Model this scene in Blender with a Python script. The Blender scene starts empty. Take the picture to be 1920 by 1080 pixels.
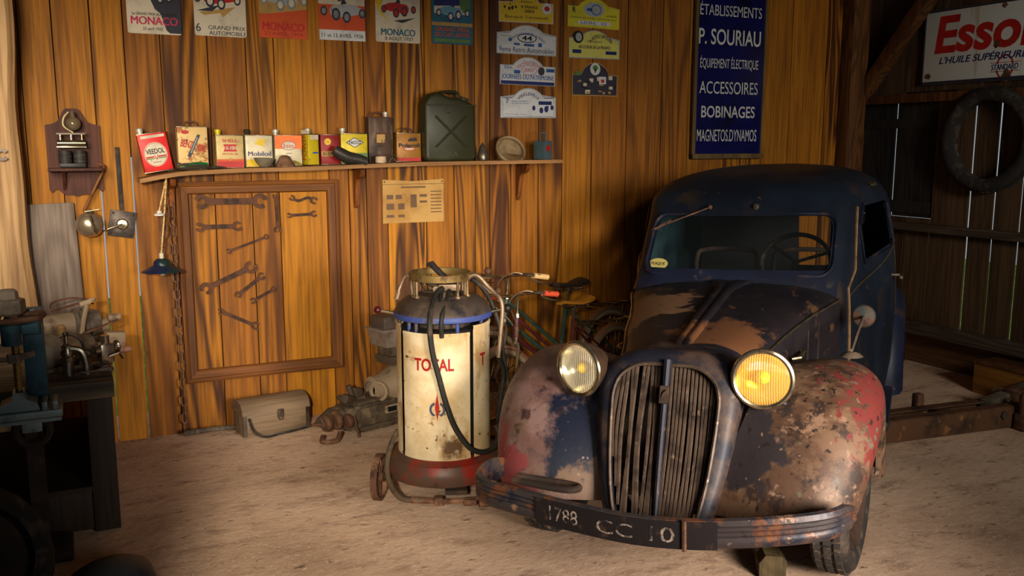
import bpy, bmesh, math, random
from math import sin, cos, pi, radians as rad
from mathutils import Vector as V, Matrix as Mx
random.seed(7)
SC = bpy.context.scene
COL = SC.collection
# ------------------------------------------------------------------ camera
FPX, PITCH, YAW, CAMH = 1690.0, math.atan(270/1690.0), rad(25.9), 1.62
cam = bpy.data.objects.new('camera', bpy.data.cameras.new('camera')); COL.objects.link(cam)
cam.data.sensor_width = 36; cam.data.lens = 36*FPX/1920; cam.data.clip_start = .05
cam.location = (0, 0, CAMH); cam.rotation_euler = (pi/2-PITCH, 0, -YAW)
SC.camera = cam
_fw = V((sin(YAW)*cos(PITCH), cos(YAW)*cos(PITCH), -sin(PITCH))); _rt = V((cos(YAW), -sin(YAW), 0)); _up = _rt.cross(_fw)
def ray(x, y): return _fw + _rt*((x-960)/FPX) - _up*((y-540)/FPX)
BY, RX = 5.26, 5.62                      # back wall plane, right wall plane
def onY(x, y, Y): d = ray(x, y); return V((0, 0, CAMH)) + d*(Y/d.y)
def onX(x, y, X): d = ray(x, y); return V((0, 0, CAMH)) + d*(X/d.x)
def onZ(x, y, z=0.): d = ray(x, y); return V((0, 0, CAMH)) + d*((z-CAMH)/d.z)
# ------------------------------------------------------------------ view, world, light
SC.view_settings.view_transform = 'Standard'; SC.view_settings.look = 'None'
SC.view_settings.exposure = 0.0; SC.view_settings.gamma = 1.0; SC.view_settings.use_curve_mapping = False
W = bpy.data.worlds.new('sky'); SC.world = W; W.use_nodes = True
W.node_tree.nodes['Background'].inputs[0].default_value = (.66, .74, .80, 1); W.node_tree.nodes['Background'].inputs[1].default_value = .5
def aim(o, to): o.rotation_euler = (V(to)-o.location).to_track_quat('-Z', 'Y').to_euler()
def area(name, loc, to, sx, sy, power, col, spread=180):
    l = bpy.data.lights.new(name, 'AREA'); l.shape = 'RECTANGLE'; l.size = sx; l.size_y = sy; l.energy = power; l.color = col; l.spread = rad(spread)
    o = bpy.data.objects.new(name, l); COL.objects.link(o); o.location = loc; aim(o, to); return o
def spot(name, loc, to, power, col, ang, blend, size):
    l = bpy.data.lights.new(name, 'SPOT'); l.energy = power; l.color = col; l.spot_size = rad(ang); l.spot_blend = blend; l.shadow_soft_size = size
    o = bpy.data.objects.new(name, l); COL.objects.link(o); o.location = loc; aim(o, to); return o
WARM = (1, .88, .70)
spot('daylight_shaft', (-.68, -.7, 1.95), (1.0, 5.2, .48), 1350, (1, .90, .72), 40, 1.0, .12)
spot('bicycle_fill_spot', (1.0, -.8, 2.45), (2.75, 4.8, .75), 260, (1, .89, .74), 27, 1.0, .25)  # added fill spot that brightens the bicycles and the wall behind them
area('daylight_doorway', (2.2, -.8, 1.4), (2.1, 3.3, .45), 1.2, .9, 27, (1, .89, .78), 46)
area('right_fill_light', (3.4, -.8, 2.3), (4.5, 4.3, 1.15), 1.0, .8, 14, (1, .93, .82), 58)  # added fill lamp aimed at the cab and the right wall
area('daylight_left_window', (-.62, 3.3, 2.0), (0, 5.2, 1.6), .6, .6, 12, (1, .88, .72), 90)
# ------------------------------------------------------------------ materials
def srgb(r, g, b):
    f = lambda c: (c/255/12.92) if c/255 <= .04045 else ((c/255+.055)/1.055)**2.4
    return (f(r), f(g), f(b), 1)
class NT:
    def __init__(s, name):
        s.m = bpy.data.materials.new(name); s.m.use_nodes = True; s.t = s.m.node_tree; s.p = s.t.nodes['Principled BSDF']
    def n(s, typ, **kw):
        nd = s.t.nodes.new(typ)
        for k, v in kw.items():
            if k[0] == 'i' and k[1:].isdigit(): s.set(nd.inputs[int(k[1:])], v)
            elif k in nd.inputs.keys() and not hasattr(type(nd), k): s.set(nd.inputs[k], v)
            else: setattr(nd, k, v)
        return nd
    def set(s, inp, v):
        if isinstance(v, bpy.types.NodeSocket): s.t.links.new(v, inp)
        else: inp.default_value = v
    def coord(s, sc=(1, 1, 1), off=(0, 0, 0), seed=0):
        c = s.n('ShaderNodeTexCoord'); mp = s.n('ShaderNodeMapping'); s.set(mp.inputs[0], c.outputs['Object'])
        mp.inputs[1].default_value = (off[0]+seed*3.17, off[1]+seed*1.31, off[2]+seed*2.7); mp.inputs[3].default_value = sc
        return mp.outputs[0]
    def noise(s, co, scale, detail=5, rough=.55, dist=0):
        nd = s.n('ShaderNodeTexNoise', Scale=scale, Detail=detail, Roughness=rough, Distortion=dist); s.set(nd.inputs['Vector'], co); return nd.outputs['Fac']
    def ramp(s, f, stops, interp='LINEAR'):
        nd = s.n('ShaderNodeValToRGB'); s.set(nd.inputs[0], f); e = nd.color_ramp.elements; nd.color_ramp.interpolation = interp
        while len(e) < len(stops): e.new(.5)
        for k, (p, c) in enumerate(stops):
            e[k].position = p; e[k].color = c if len(c) == 4 else (*c, 1)
        return nd.outputs[0]
    def mask(s, f, lo, hi):
        nd = s.n('ShaderNodeMapRange'); s.set(nd.inputs[0], f); nd.inputs[1].default_value = lo; nd.inputs[2].default_value = hi; nd.clamp = True; return nd.outputs[0]
    def mix(s, f, a, b, bt='MIX'):
        nd = s.n('ShaderNodeMix', data_type='RGBA', blend_type=bt); s.set(nd.inputs[0], f); s.set(nd.inputs[6], a); s.set(nd.inputs[7], b); return nd.outputs[2]
    def math(s, op, a, b=0.):
        nd = s.n('ShaderNodeMath', operation=op); s.set(nd.inputs[0], a); s.set(nd.inputs[1], b); return nd.outputs[0]
    def bump(s, h, strength, dist=.01):
        nd = s.n('ShaderNodeBump', Strength=strength, Distance=dist); s.set(nd.inputs['Height'], h); s.set(s.p.inputs['Normal'], nd.outputs[0])
    def done(s, col, rough=.6, metal=0., spec=.4):
        s.set(s.p.inputs['Base Color'], col); s.set(s.p.inputs['Roughness'], rough); s.p.inputs['Metallic'].default_value = metal
        s.p.inputs['Specular IOR Level'].default_value = spec; return s.m
def layered(name, base, layers=(), rough=.6, metal=0., bump=.15, bsc=40, spec=.3):
    """base colour then patches: (colour, scale, lo, hi, seed[, stretch][, (centre, radius)])"""
    t = NT(name); c = srgb(*base)
    for L in layers:
        col, sc, lo, hi, seed = L[:5]; st = L[5] if len(L) > 5 and L[5] else (1, 1, 1)
        f = t.noise(t.coord(st, seed=seed), sc, 7, .62)
        if len(L) > 6:
            cen, r = L[6]; tc = t.n('ShaderNodeTexCoord'); d = t.n('ShaderNodeVectorMath', operation='DISTANCE'); t.set(d.inputs[0], tc.outputs['Object']); d.inputs[1].default_value = cen
            g = t.math('SUBTRACT', 1., t.math('DIVIDE', d.outputs['Value'], r)); f = t.math('ADD', f, t.math('MULTIPLY', g, .55))
        c = t.mix(t.mask(f, lo, hi), c, srgb(*col))
    if bump: t.bump(t.noise(t.coord(), bsc, 6, .6), bump, .004)
    return t.done(c, rough, metal, spec)
def plain(name, rgb, rough=.5, metal=0., var=.25, sc=18, bump=.05):
    d = tuple(int(v*(1-var)) for v in rgb)
    return layered(name, rgb, [(d, sc, .42, .68, len(name) % 7)], rough, metal, bump)
def wood(name, light, mid, dark, sc=(7, 7, .8), rings=9, grain=.35, rough=.62, pl=False, fine=(60, 60, 2.2), tone=.5):
    t = NT(name); co = t.coord(sc)
    if pl:
        at = t.n('ShaderNodeAttribute', attribute_name='pl'); ad = t.n('ShaderNodeVectorMath', operation='MULTIPLY_ADD')
        t.set(ad.inputs[0], at.outputs['Vector']); ad.inputs[1].default_value = (37, 19, 53); t.set(ad.inputs[2], co); co = ad.outputs[0]
        sx = t.n('ShaderNodeSeparateXYZ'); t.set(sx.inputs[0], at.outputs['Vector'])
    n1 = t.noise(co, .55, 2, .45, .6)
    w = t.math('SINE', t.math('MULTIPLY', n1, rings*6.28)); w = t.math('POWER', t.math('ABSOLUTE', w), 2.2)
    if pl: w = t.math('MULTIPLY', w, t.mask(sx.outputs[1], .0, .9))
    big = t.noise(co, .35, 3, .5, .3)
    c = t.mix(t.mask(big, .35, .7), srgb(*light), srgb(*mid))
    if pl: c = t.mix(t.math('MULTIPLY', sx.outputs[2], tone), c, srgb(*mid))
    c = t.mix(t.math('MULTIPLY', w, grain), c, srgb(*dark))
    fc = t.coord(fine); f = t.noise(fc, 1., 4, .6)
    c = t.mix(t.math('MULTIPLY', t.mask(f, .42, .70), .6), c, srgb(*dark))
    vo = t.n('ShaderNodeTexVoronoi', Scale=.55); t.set(vo.inputs['Vector'], co)
    c = t.mix(t.mask(vo.outputs['Distance'], .13, .03), c, srgb(*[int(v*.8) for v in dark]))
    t.bump(f, .25, .003)
    return t.done(c, rough, 0, .25)
# ------------------------------------------------------------------ mesh builder
class B:
    def __init__(s): s.v = []; s.f = []; s.mi = []; s.m = 0; s.X = Mx.Identity(4); s.pv = []; s.cur = (0, 0, 0)
    def add(s, vs, fs, X=None):
        k = len(s.v); T = s.X @ X if X is not None else s.X
        s.v += [tuple(T @ V(p)) for p in vs]; s.f += [tuple(i+k for i in f) for f in fs]; s.mi += [s.m]*len(fs); s.pv += [s.cur]*len(vs); return s
    def box(s, x, y, z, sx, sy, sz, rot=(0, 0, 0), bev=0., X=None):
        h = (sx/2, sy/2, sz/2); T = Mx.Translation((x, y, z))
        if any(rot): T = T @ (Mx.Rotation(rot[2], 4, 'Z') @ Mx.Rotation(rot[1], 4, 'Y') @ Mx.Rotation(rot[0], 4, 'X'))
        if X is not None: T = X @ T
        if not bev:
            vs = [(a*h[0], b*h[1], c*h[2]) for a in (-1, 1) for b in (-1, 1) for c in (-1, 1)]
            return s.add(vs, [(0, 1, 3, 2), (4, 6, 7, 5), (0, 4, 5, 1), (2, 3, 7, 6), (0, 2, 6, 4), (1, 5, 7, 3)], T)
        bm = bmesh.new(); bmesh.ops.create_cube(bm, size=1)
        for v in bm.verts: v.co = V((v.co.x*sx, v.co.y*sy, v.co.z*sz))
        bmesh.ops.bevel(bm, geom=bm.edges[:], offset=min(bev, .49*min(sx, sy, sz)), segments=2, affect='EDGES', profile=.6)
        bm.verts.index_update(); s.add([v.co[:] for v in bm.verts], [[v.index for v in f.verts] for f in bm.faces], T); bm.free(); return s
    def bar(s, a, b, w, h, up=(0, 0, 1), bev=0.):
        a, b = V(a), V(b); d = b-a; L = d.length; x = d.normalized(); u = V(up); y = u.cross(x)
        if y.length < 1e-4: y = V((0, 1, 0)).cross(x)
        y.normalize(); z = x.cross(y); M = Mx((x, y, z)).transposed().to_4x4(); M.translation = (a+b)/2
        return s.box(0, 0, 0, L, w, h, bev=bev, X=M)
    def grid(s, rows, cu=False, cv=False, flip=False):
        n, m = len(rows), len(rows[0]); fs = []
        for i in range(n if cu else n-1):
            for j in range(m if cv else m-1):
                q = (i*m+j, ((i+1) % n)*m+j, ((i+1) % n)*m+(j+1) % m, i*m+(j+1) % m)
                fs.append(q[::-1] if flip else q)
        return s.add([p for r in rows for p in r], fs)
    def tube(s, pts, r, seg=8, closed=False, cap=True, flat=1.):
        P = [V(p) for p in pts]; n = len(P); R = r if isinstance(r, (list, tuple)) else [r]*n
        tg = []
        for i in range(n):
            a = P[(i-1) % n] if closed or i > 0 else P[i]; b = P[(i+1) % n] if closed or i < n-1 else P[i]
            tg.append((b-a).normalized())
        u = tg[0].orthogonal().normalized()
        if abs(tg[0].z) < .9: u = (V((0, 0, 1))-tg[0]*tg[0].z).normalized()
        rows = []
        for i in range(n):
            u = (u-tg[i]*u.dot(tg[i])); u = u.normalized() if u.length > 1e-6 else tg[i].orthogonal().normalized(); w = tg[i].cross(u)
            rows.append([tuple(P[i]+(u*cos(2*pi*k/seg)*flat+w*sin(2*pi*k/seg))*R[i]) for k in range(seg)])
        s.grid(rows, cu=closed, cv=True, flip=True)
        if cap and not closed:
            k = len(rows)*seg; base = len(s.v)-k
            s.f += [tuple(base+j for j in range(seg)), tuple(base+k-seg+j for j in reversed(range(seg)))]; s.mi += [s.m]*2
        return s
    def lathe(s, prof, seg=24, X=None, sx=1., sy=1., a0=0., a1=2*pi):
        full = abs(a1-a0-2*pi) < 1e-6; n = seg if full else seg+1
        rows = [[(r*cos(a0+(a1-a0)*k/seg)*sx, r*sin(a0+(a1-a0)*k/seg)*sy, z) for k in range(n)] for r, z in prof]
        o = s.X
        if X is not None: s.X = o @ X
        s.grid(rows, cv=full, flip=True); s.X = o; return s
    def cyl(s, a, b, r, r2=None, seg=16): return s.tube([a, b], [r, r if r2 is None else r2], seg)
    def ball(s, c, r, seg=14, X=None):
        r = r if isinstance(r, tuple) else (r, r, r); T = Mx.Translation(c)
        if X is not None: T = T @ X
        pr = [(max(sin(pi*k/(seg//2)), 1e-4), -cos(pi*k/(seg//2))) for k in range(seg//2+1)]
        return s.lathe(pr, seg, T @ Mx.Diagonal((*r, 1)))
    def ring(s, c, R, r, n='y', seg=28, rs=8, e=1.):
        ax = {'x': (V((0, 1, 0)), V((0, 0, 1))), 'y': (V((1, 0, 0)), V((0, 0, 1))), 'z': (V((1, 0, 0)), V((0, 1, 0)))}[n] if isinstance(n, str) else None
        if ax is None: q = V(n).normalized(); a = q.orthogonal().normalized(); ax = (a, q.cross(a))
        return s.tube([V(c)+ax[0]*cos(2*pi*k/seg)*R+ax[1]*sin(2*pi*k/seg)*R*e for k in range(seg)], r, rs, closed=True)
    def poly(s, pts, y0, y1, X=None):
        """outline given in (x, z), extruded along y"""
        n = len(pts); a = sum(pts[i][0]*pts[(i+1) % n][1]-pts[(i+1) % n][0]*pts[i][1] for i in range(n))
        if a < 0: pts = pts[::-1]
        vs = [(x, y0, z) for x, z in pts]+[(x, y1, z) for x, z in pts]
        return s.add(vs, [tuple(range(n)), tuple(range(2*n-1, n-1, -1))]+[(i, i+n, (i+1) % n+n, (i+1) % n) for i in range(n)], X)
    def ell(s, cx, cz, rx, rz, y0, y1, seg=24): return s.poly([(cx+rx*cos(2*pi*k/seg), cz+rz*sin(2*pi*k/seg)) for k in range(seg)], y0, y1)
    def annul(s, cx, cz, rx, rz, w, y0, y1, seg=28, a0=0, a1=2*pi):
        for k in range(seg):
            t0, t1 = a0+(a1-a0)*k/seg, a0+(a1-a0)*(k+1)/seg
            s.poly([(cx+rx*cos(t0), cz+rz*sin(t0)), (cx+rx*cos(t1), cz+rz*sin(t1)), (cx+(rx-w)*cos(t1), cz+(rz-w)*sin(t1)), (cx+(rx-w)*cos(t0), cz+(rz-w)*sin(t0))], y0, y1)
        return s
    def rect(s, x0, z0, x1, z1, y0, y1): return s.poly([(x0, z0), (x1, z0), (x1, z1), (x0, z1)], y0, y1)
    def text(s, txt, cx, cz, w, h, y0, depth=.0015, bold=0., shear=0., arc=None, fn=None, rot=0.):
        cu = bpy.data.curves.new('t', 'FONT'); cu.body = txt; cu.size = 1; cu.resolution_u = 4; cu.offset = 0 if 'M' in txt else min(bold, .03); cu.shear = shear; cu.fill_mode = 'FRONT'; cu.extrude = 0
        ob = bpy.data.objects.new('t', cu); me = bpy.data.meshes.new_from_object(ob)
        co = [v.co.copy() for v in me.vertices]
        if co:
            x0, x1 = min(c.x for c in co), max(c.x for c in co); z0, z1 = min(c.y for c in co), max(c.y for c in co); out = []
            for c in co:
                x = (c.x-(x0+x1)/2)/(x1-x0)*w; z = (c.y-(z0+z1)/2)/(z1-z0)*h
                if arc: a = x/arc; x, z = (arc+z)*sin(a), (arc+z)*cos(a)-arc
                if rot: x, z = x*cos(rot)-z*sin(rot), x*sin(rot)+z*cos(rot)
                out.append((cx+x, y0, cz+z))
            for k, e in enumerate((0, -1, 1) if bold and 'M' in txt else (0,)):
                o2 = [(p[0]+e*min(bold, .03)*h*1.2, p[1]-k*.00012, p[2]+e*min(bold, .03)*h*.3) for p in out]
                s.add([fn(p) for p in o2] if fn else o2, [list(p.vertices) for p in me.polygons])
        bpy.data.meshes.remove(me); bpy.data.objects.remove(ob); bpy.data.curves.remove(cu); return s
    def build(s, name, mats, parent=None, loc=(0, 0, 0), rot=(0, 0, 0), smooth=35, label=None, cat=None, group=None, kind=None, attr=False):
        me = bpy.data.meshes.new(name); me.from_pydata(s.v, [], s.f)
        for m in (mats if isinstance(mats, (list, tuple)) else [mats]): me.materials.append(m)
        me.polygons.foreach_set('material_index', s.mi)
        if attr:
            at = me.attributes.new('pl', 'FLOAT_VECTOR', 'POINT'); at.data.foreach_set('vector', [c for p in s.pv for c in p])
        if smooth:
            me.polygons.foreach_set('use_smooth', [True]*len(s.f))
            me.set_sharp_from_angle(angle=rad(smooth))
        me.update(); o = bpy.data.objects.new(name, me); COL.objects.link(o); o.parent = parent; o.location = loc; o.rotation_euler = rot
        return tag(o, label, cat, group, kind)
def tag(o, label=None, cat=None, group=None, kind=None):
    for k, v in (('label', label), ('category', cat), ('group', group), ('kind', kind)):
        if v: o[k] = v
    return o
def T(name, label, cat, loc, rot=(0, 0, 0), group=None):
    o = bpy.data.objects.new(name, None); o.empty_display_size = .1; COL.objects.link(o); o.location = loc; o.rotation_euler = rot
    return tag(o, label, cat, group)
def crom(P, n=6, closed=False):
    P = [V(p) for p in P]; N = len(P); out = []
    g = lambda i: P[i % N] if closed else (P[i] if 0 <= i < N else (2*P[0]-P[1] if i < 0 else 2*P[-1]-P[-2]))
    for i in range(N if closed else N-1):
        a, b, c, d = g(i-1), g(i), g(i+1), g(i+2)
        for k in range(n):
            t = k/n; out.append(.5*((2*b)+(c-a)*t+(2*a-5*b+4*c-d)*t*t+(3*b-a-3*c+d)*t**3))
    if not closed: out.append(P[-1])
    return out
def rrect(x0, z0, x1, z1, r, n=5):
    return [(cx+r*cos(a0+pi/2*k/n), cz+r*sin(a0+pi/2*k/n)) for cx, cz, a0 in ((x1-r, z1-r, 0), (x0+r, z1-r, pi/2), (x0+r, z0+r, pi), (x1-r, z0+r, 3*pi/2)) for k in range(n+1)]
def copy_tree(o, parent=None):
    c = o.copy(); COL.objects.link(c)
    if parent: c.parent = parent
    for ch in list(o.children): copy_tree(ch, c)
    return c
# ================================================================== setting
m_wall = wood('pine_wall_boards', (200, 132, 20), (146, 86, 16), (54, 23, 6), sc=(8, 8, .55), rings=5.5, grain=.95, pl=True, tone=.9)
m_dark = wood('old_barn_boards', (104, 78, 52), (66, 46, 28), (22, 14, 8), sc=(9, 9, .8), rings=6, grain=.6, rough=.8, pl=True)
m_post = wood('pale_post_wood', (205, 165, 115), (176, 130, 82), (96, 60, 34), sc=(9, 9, .6), rings=6, grain=.4)
m_beam = wood('brown_beam_wood', (120, 76, 36), (88, 52, 24), (36, 20, 10), sc=(8, 8, 1), rings=6, grain=.55)
m_sill = wood('grey_sill_wood', (112, 100, 84), (84, 70, 56), (34, 26, 20), sc=(8, .7, 8), rings=5, grain=.5, fine=(60, 2.2, 60))
m_black = plain('dark_void_paint', (16, 13, 10), .9, sc=6)
m_grass = layered('outdoor_grass', (96, 140, 30), [((150, 170, 60), 3, .45, .6, 1)], .9)
def floor_mat():
    t = NT('dusty_earth_floor'); co = t.coord()
    c = t.ramp(t.noise(co, 1.1, 8, .62), [(.3, srgb(172, 140, 114)), (.5, srgb(208, 174, 146)), (.7, srgb(222, 190, 162))])
    c = t.mix(t.mask(t.noise(t.coord((1, 2.2, 1), seed=3), 3.2, 8, .7), .53, .72), c, srgb(142, 112, 92))
    c = t.mix(t.mask(t.noise(t.coord((1, 1.8, 1), seed=5), 14, 7, .72), .57, .7), c, srgb(104, 82, 68))
    c = t.mix(t.mask(t.noise(t.coord(seed=8), 60, 4, .6), .6, .72), c, srgb(232, 208, 184))
    t.bump(t.noise(co, 22, 9, .68), .35, .02)
    return t.done(c, .9, 0, .15)
b = B()
N = 60; xs = [-1.2+7.6*i/N for i in range(N+1)]; ys = [-1.4+7.2*i/N for i in range(N+1)]
b.grid([[(x, y, .006*sin(2.3*x+1)*sin(1.9*y)-.004) for y in ys] for x in xs], flip=True); b.build('floor', floor_mat(), kind='structure')
# back wall: boards of their own width and tone
def plank(b, x0, x1, z0, z1, y, t, along='x', lean=0.):
    b.cur = (random.random(), random.random(), random.random())
    if along == 'x': b.box((x0+x1)/2+lean*.5, y+t/2, (z0+z1)/2, x1-x0, t, z1-z0, rot=(0, lean/(z1-z0), 0))
    else: b.box(y+t/2, (x0+x1)/2, (z0+z1)/2, t, x1-x0, z1-z0, rot=(lean/(z1-z0), 0, 0))
b = B()
edge = [-60, 45, 108, 179, 240, 307, 394, 465, 517, 613, 650, 683, 723, 797, 850, 890, 918, 958, 1010, 1055, 1110, 1175, 1240, 1290, 1360, 1430, 1480, 1545, 1600]
X = [onY(p, 200, BY).x for p in edge]; X[-1] = RX+.05
for i in range(len(X)-1):
    g = .003 if i not in (2, 3, 4) else .004
    plank(b, X[i]+g, X[i+1]-g, -.02, 3.1, BY+random.uniform(0, .004), .024)
b.cur = (.9, .2, .9)
gaps = [X[3], X[4]]; lim = [-.8]+gaps+[RX+.1]
for i in range(3): b.box((lim[i]+lim[i+1])/2, BY+.045, 1.55, lim[i+1]-lim[i]-.03, .02, 3.2)
for g in gaps: b.box(g, BY+.045, 2.35, .05, .02, 1.6)
b.build('wall_back', m_wall, kind='structure', smooth=0, attr=True)
# right wall: old boards with daylight showing between them
b = B()
pe = [1560, 1634, 1694, 1741, 1768, 1812, 1858, 1908, 1960, 2030, 2110, 2220, 2400]
Y = [onX(p, 450, RX).y for p in pe]; Y[0] = BY+.03
zt0 = onX(1740, 183, RX-.04).z; zt = zt0+.03
hz = (Y[3]+.002, BY-.01); hz0, hz1 = onX(1735, 410, RX).z, onX(1735, 195, RX).z
gp = [.0, .009, .014, .0115, .003, .016, .0135, .0125, .004, .009, .008, .006, .0]
for i in range(len(Y)-1):
    lo, hi = Y[i+1]+gp[i+1]/2, Y[i]-gp[i]/2; ln = random.uniform(-.006, .006) if i else 0
    if hi > hz[0]+.02 and lo < hz[1]:
        plank(b, lo, hi, .12, hz0, RX, .025, 'y')
    else: plank(b, lo, hi, .12, zt-.015, RX, .012, 'y', ln)
up = [1545, 1585, 1622, 1650, 1700, 1745, 1800, 1850, 1900, 1960, 2040, 2150, 2400]; Yu = [onX(p, 100, RX).y for p in up]; Yu[0] = BY+.03
for i in range(len(Yu)-1): plank(b, Yu[i+1]+.002, Yu[i]-.002, zt+(.018 if i in (4, 5, 7) else -.01), 3.1, RX+.002, .025, 'y')
b.cur = (.4, .2, .6); b.box(RX+.02, 1.2, 1.5, .03, 4.5, 3.2); b.box(RX+.05, 2.2, 2.5, .02, 6.2, 1.1)
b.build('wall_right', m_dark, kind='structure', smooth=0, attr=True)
# shutter in the right wall
b = B(); n = 4; hz = (hz[0], BY+.04); w = (hz[1]-hz[0])/n
m_shut = wood('tarred_shutter_boards', (58, 52, 46), (36, 32, 29), (12, 10, 9), sc=(9, 9, .9), rings=6, grain=.6, rough=.75, pl=True)
for i in range(n): plank(b, hz[0]+w*i+(.014 if i == 2 else .002 if i == 0 else .001), hz[0]+w*(i+1)-.001, hz0+.003, min(hz1+.06, zt), RX+.012, .012, 'y')
b.build('door_1', m_shut, kind='structure', smooth=0, attr=True)
for k, (za, zb) in enumerate(((hz1-.17, hz1-.10), (hz0+.03, hz0+.12))):
    b = B(); b.cur = (.3, .3, .8); b.box(RX+.02, sum(hz)/2, (za+zb)/2, .03, hz[1]-hz[0]-.03, zb-za); b.build('trim_%d' % (k+1), m_shut, kind='structure', smooth=0, attr=True)
# timber frame of the corner and right wall
b = B(); b.box(5.42, BY-.06, 1.55, .17, .12, 3.1, bev=.012); b.build('trim_3', m_beam, kind='structure')
b = B(); p, q = onX(1600, 205, RX-.10), onX(1745, -10, RX-.10); b.bar(p, q+(q-p)*.5, .09, .10, up=(1, 0, 0), bev=.008); b.build('trim_4', m_beam, kind='structure')
b = B(); zt0 = onX(1740, 183, RX-.04).z; b.box(RX-.045, 3.3, zt0, .07, 3.9, .065, bev=.008); b.build('trim_5', m_beam, kind='structure')
b = B(); b.box(RX-.04, 3.2, onX(1740, 428, RX-.04).z, .07, 4.0, .06, bev=.01); b.build('trim_6', m_sill, kind='structure')
b = B(); b.box(RX-.06, 3.2, onX(1780, 627, RX-.06).z, .12, 4.1, .085, bev=.012); b.build('trim_7', m_sill, kind='structure')
b = B(); b.box(RX+.02, 3.2, .125, .05, 4.1, .24, bev=.006); b.build('baseboard_right', wood('brown_base_board', (122, 84, 50), (88, 58, 34), (36, 22, 14), sc=(8, .7, 8), rings=5, fine=(60, 2, 60)), kind='structure')
# left post, left wall, front wall with its doorway, ceiling, ground outside
b = B(); a0, a1 = onY(-70, 300, 5.0).x, onY(34, 200, 5.0).x
rows = []
for i in range(25):
    z = 3.1*i/24; j = .012*sin(3.1*z)+.006*sin(9*z+1)
    rows.append([(a0, 5.0, z), (a1+j-.03, 5.0+.004*sin(5*z), z), (a1+j, 5.03, z), (a1+j*.6, 5.2, z), (a0, 5.2, z)])
b.grid(rows, cv=True, flip=True); b.build('trim_8', m_post, kind='structure', smooth=25)
b = B()
for i in range(30): plank(b, -1.2+.22*i, -1.2+.22*i+.215, 0, 3.1, -.78, .03, 'y')
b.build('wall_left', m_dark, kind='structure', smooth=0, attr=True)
b = B(); b.box(-.95, -1.05, 1.55, .6, .06, 3.1); b.box(4.9, -1.05, 1.55, 1.9, .06, 3.1); b.box(1.7, -1.05, 2.85, 5.4, .06, .5); b.build('wall_front', m_dark, kind='structure', smooth=0, attr=True)
b = B(); b.poly([(-.78, 0), (-.27, 0), (-.27, 1.45), (-.40, 1.60), (-.78, 1.66)], .98, 1.02); b.build('shadow_blocker', m_dark, kind='structure', smooth=0, attr=True)  # unseen panel with a sloped top, added to shade the lower left
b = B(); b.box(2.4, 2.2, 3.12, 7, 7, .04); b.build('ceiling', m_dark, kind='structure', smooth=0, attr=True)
b = B(); b.box(9.5, 3, -.3, 7.4, 14, .1); b.box(2, 9, -.3, 8, 6, .1); b.build('ground_outside', m_grass, kind='structure', smooth=0)
# rough stone seen in the gap between the post and the first board
b = B(); b.box(onY(42, 300, 5.5).x, 5.35, 1.5, .12, .05, 3.0); b.build('wall_left.001', layered('rough_grey_stone', (96, 84, 84), [((40, 34, 40), 30, .45, .6, 2)], .9, 0, .8, 40), kind='structure')
# ================================================================== the old car (local: x = right in view, y = rearward, z = up)
def lin(k, tb):
    for (a, va), (b_, vb) in zip(tb, tb[1:]):
        if k <= b_: return tuple(p+(q-p)*max(0, (k-a)/(b_-a)) for p, q in zip(va, vb))
    return tb[-1][1]
m_navy = layered('worn_navy_paint', (17, 22, 38), [((26, 34, 56), 3, .45, .65, 1), ((62, 46, 34), 6, .58, .72, 2), ((104, 78, 56), 12, .64, .73, 4), ((34, 24, 19), 20, .60, .70, 6)], .5, 0, .15, 60, .35)
m_cab = layered('cab_navy_paint', (15, 22, 33), [((25, 35, 48), 3, .45, .65, 1), ((50, 38, 28), 5, .56, .72, 2), ((84, 64, 46), 18, .66, .73, 4), ((60, 46, 34), 2.5, .48, .66, 9, None, ((0, 1.9, 1.6), .45))], .5, 0, .12, 60, .35)
m_hood = layered('hood_black_paint', (21, 19, 25), [((34, 28, 30), 5, .4, .65, 1), ((92, 66, 44), 9, .60, .68, 2, (1, .6, 1)), ((128, 96, 70), 9, .62, .70, 3, None, ((-.34, .42, .86), .34)), ((96, 62, 40), 9, .64, .73, 5, None, ((.12, .02, .86), .26)), ((112, 82, 56), 30, .67, .74, 8), ((12, 11, 14), 22, .62, .7, 9)], .45, 0, .15, 50, .4)
m_fl = layered('left_fender_paint', (98, 71, 64), [((118, 92, 86), 6, .46, .6, 1), ((92, 78, 56), 8, .56, .66, 2), ((66, 44, 38), 12, .56, .63, 12), ((112, 92, 80), 20, .60, .66, 13), ((118, 54, 54), 14, .64, .74, 3, None, ((-.62, -.44, .36), .26)), ((17, 23, 40), 6, .64, .76, 4, None, ((-.24, -.44, .60), .33)), ((108, 84, 66), 9, .66, .78, 6, None, ((-.27, -.46, .36), .2)), ((52, 36, 30), 24, .62, .7, 5), ((150, 126, 116), 40, .67, .74, 8)], .5, 0, .2, 50, .35)
m_fr = layered('right_fender_paint', (80, 57, 42), [((106, 80, 60), 6, .47, .55, 1), ((50, 37, 30), 13, .53, .60, 2, (1, 1, .6)), ((128, 100, 80), 17, .58, .64, 11), ((104, 42, 38), 24, .64, .71, 3, None, ((.70, -.1, .55), .36)), ((86, 86, 72), 15, .61, .66, 4), ((44, 38, 40), 12, .62, .72, 7, None, ((.26, -.42, .6), .22)), ((34, 22, 18), 30, .60, .66, 5), ((136, 104, 84), 44, .65, .70, 9)], .55, 0, .3, 45, .35)
m_shell = layered('grille_shell_paint', (30, 31, 41), [((84, 65, 52), 5, .50, .64, 1), ((124, 96, 76), 14, .60, .70, 2), ((66, 46, 36), 8, .6, .7, 3)], .5, .1, .15, 60)
m_barm = layered('dull_grille_bars', (84, 68, 56), [((44, 34, 28), 12, .45, .65, 1), ((124, 102, 84), 30, .60, .7, 2)], .5, .3, .1, 80)
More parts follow.
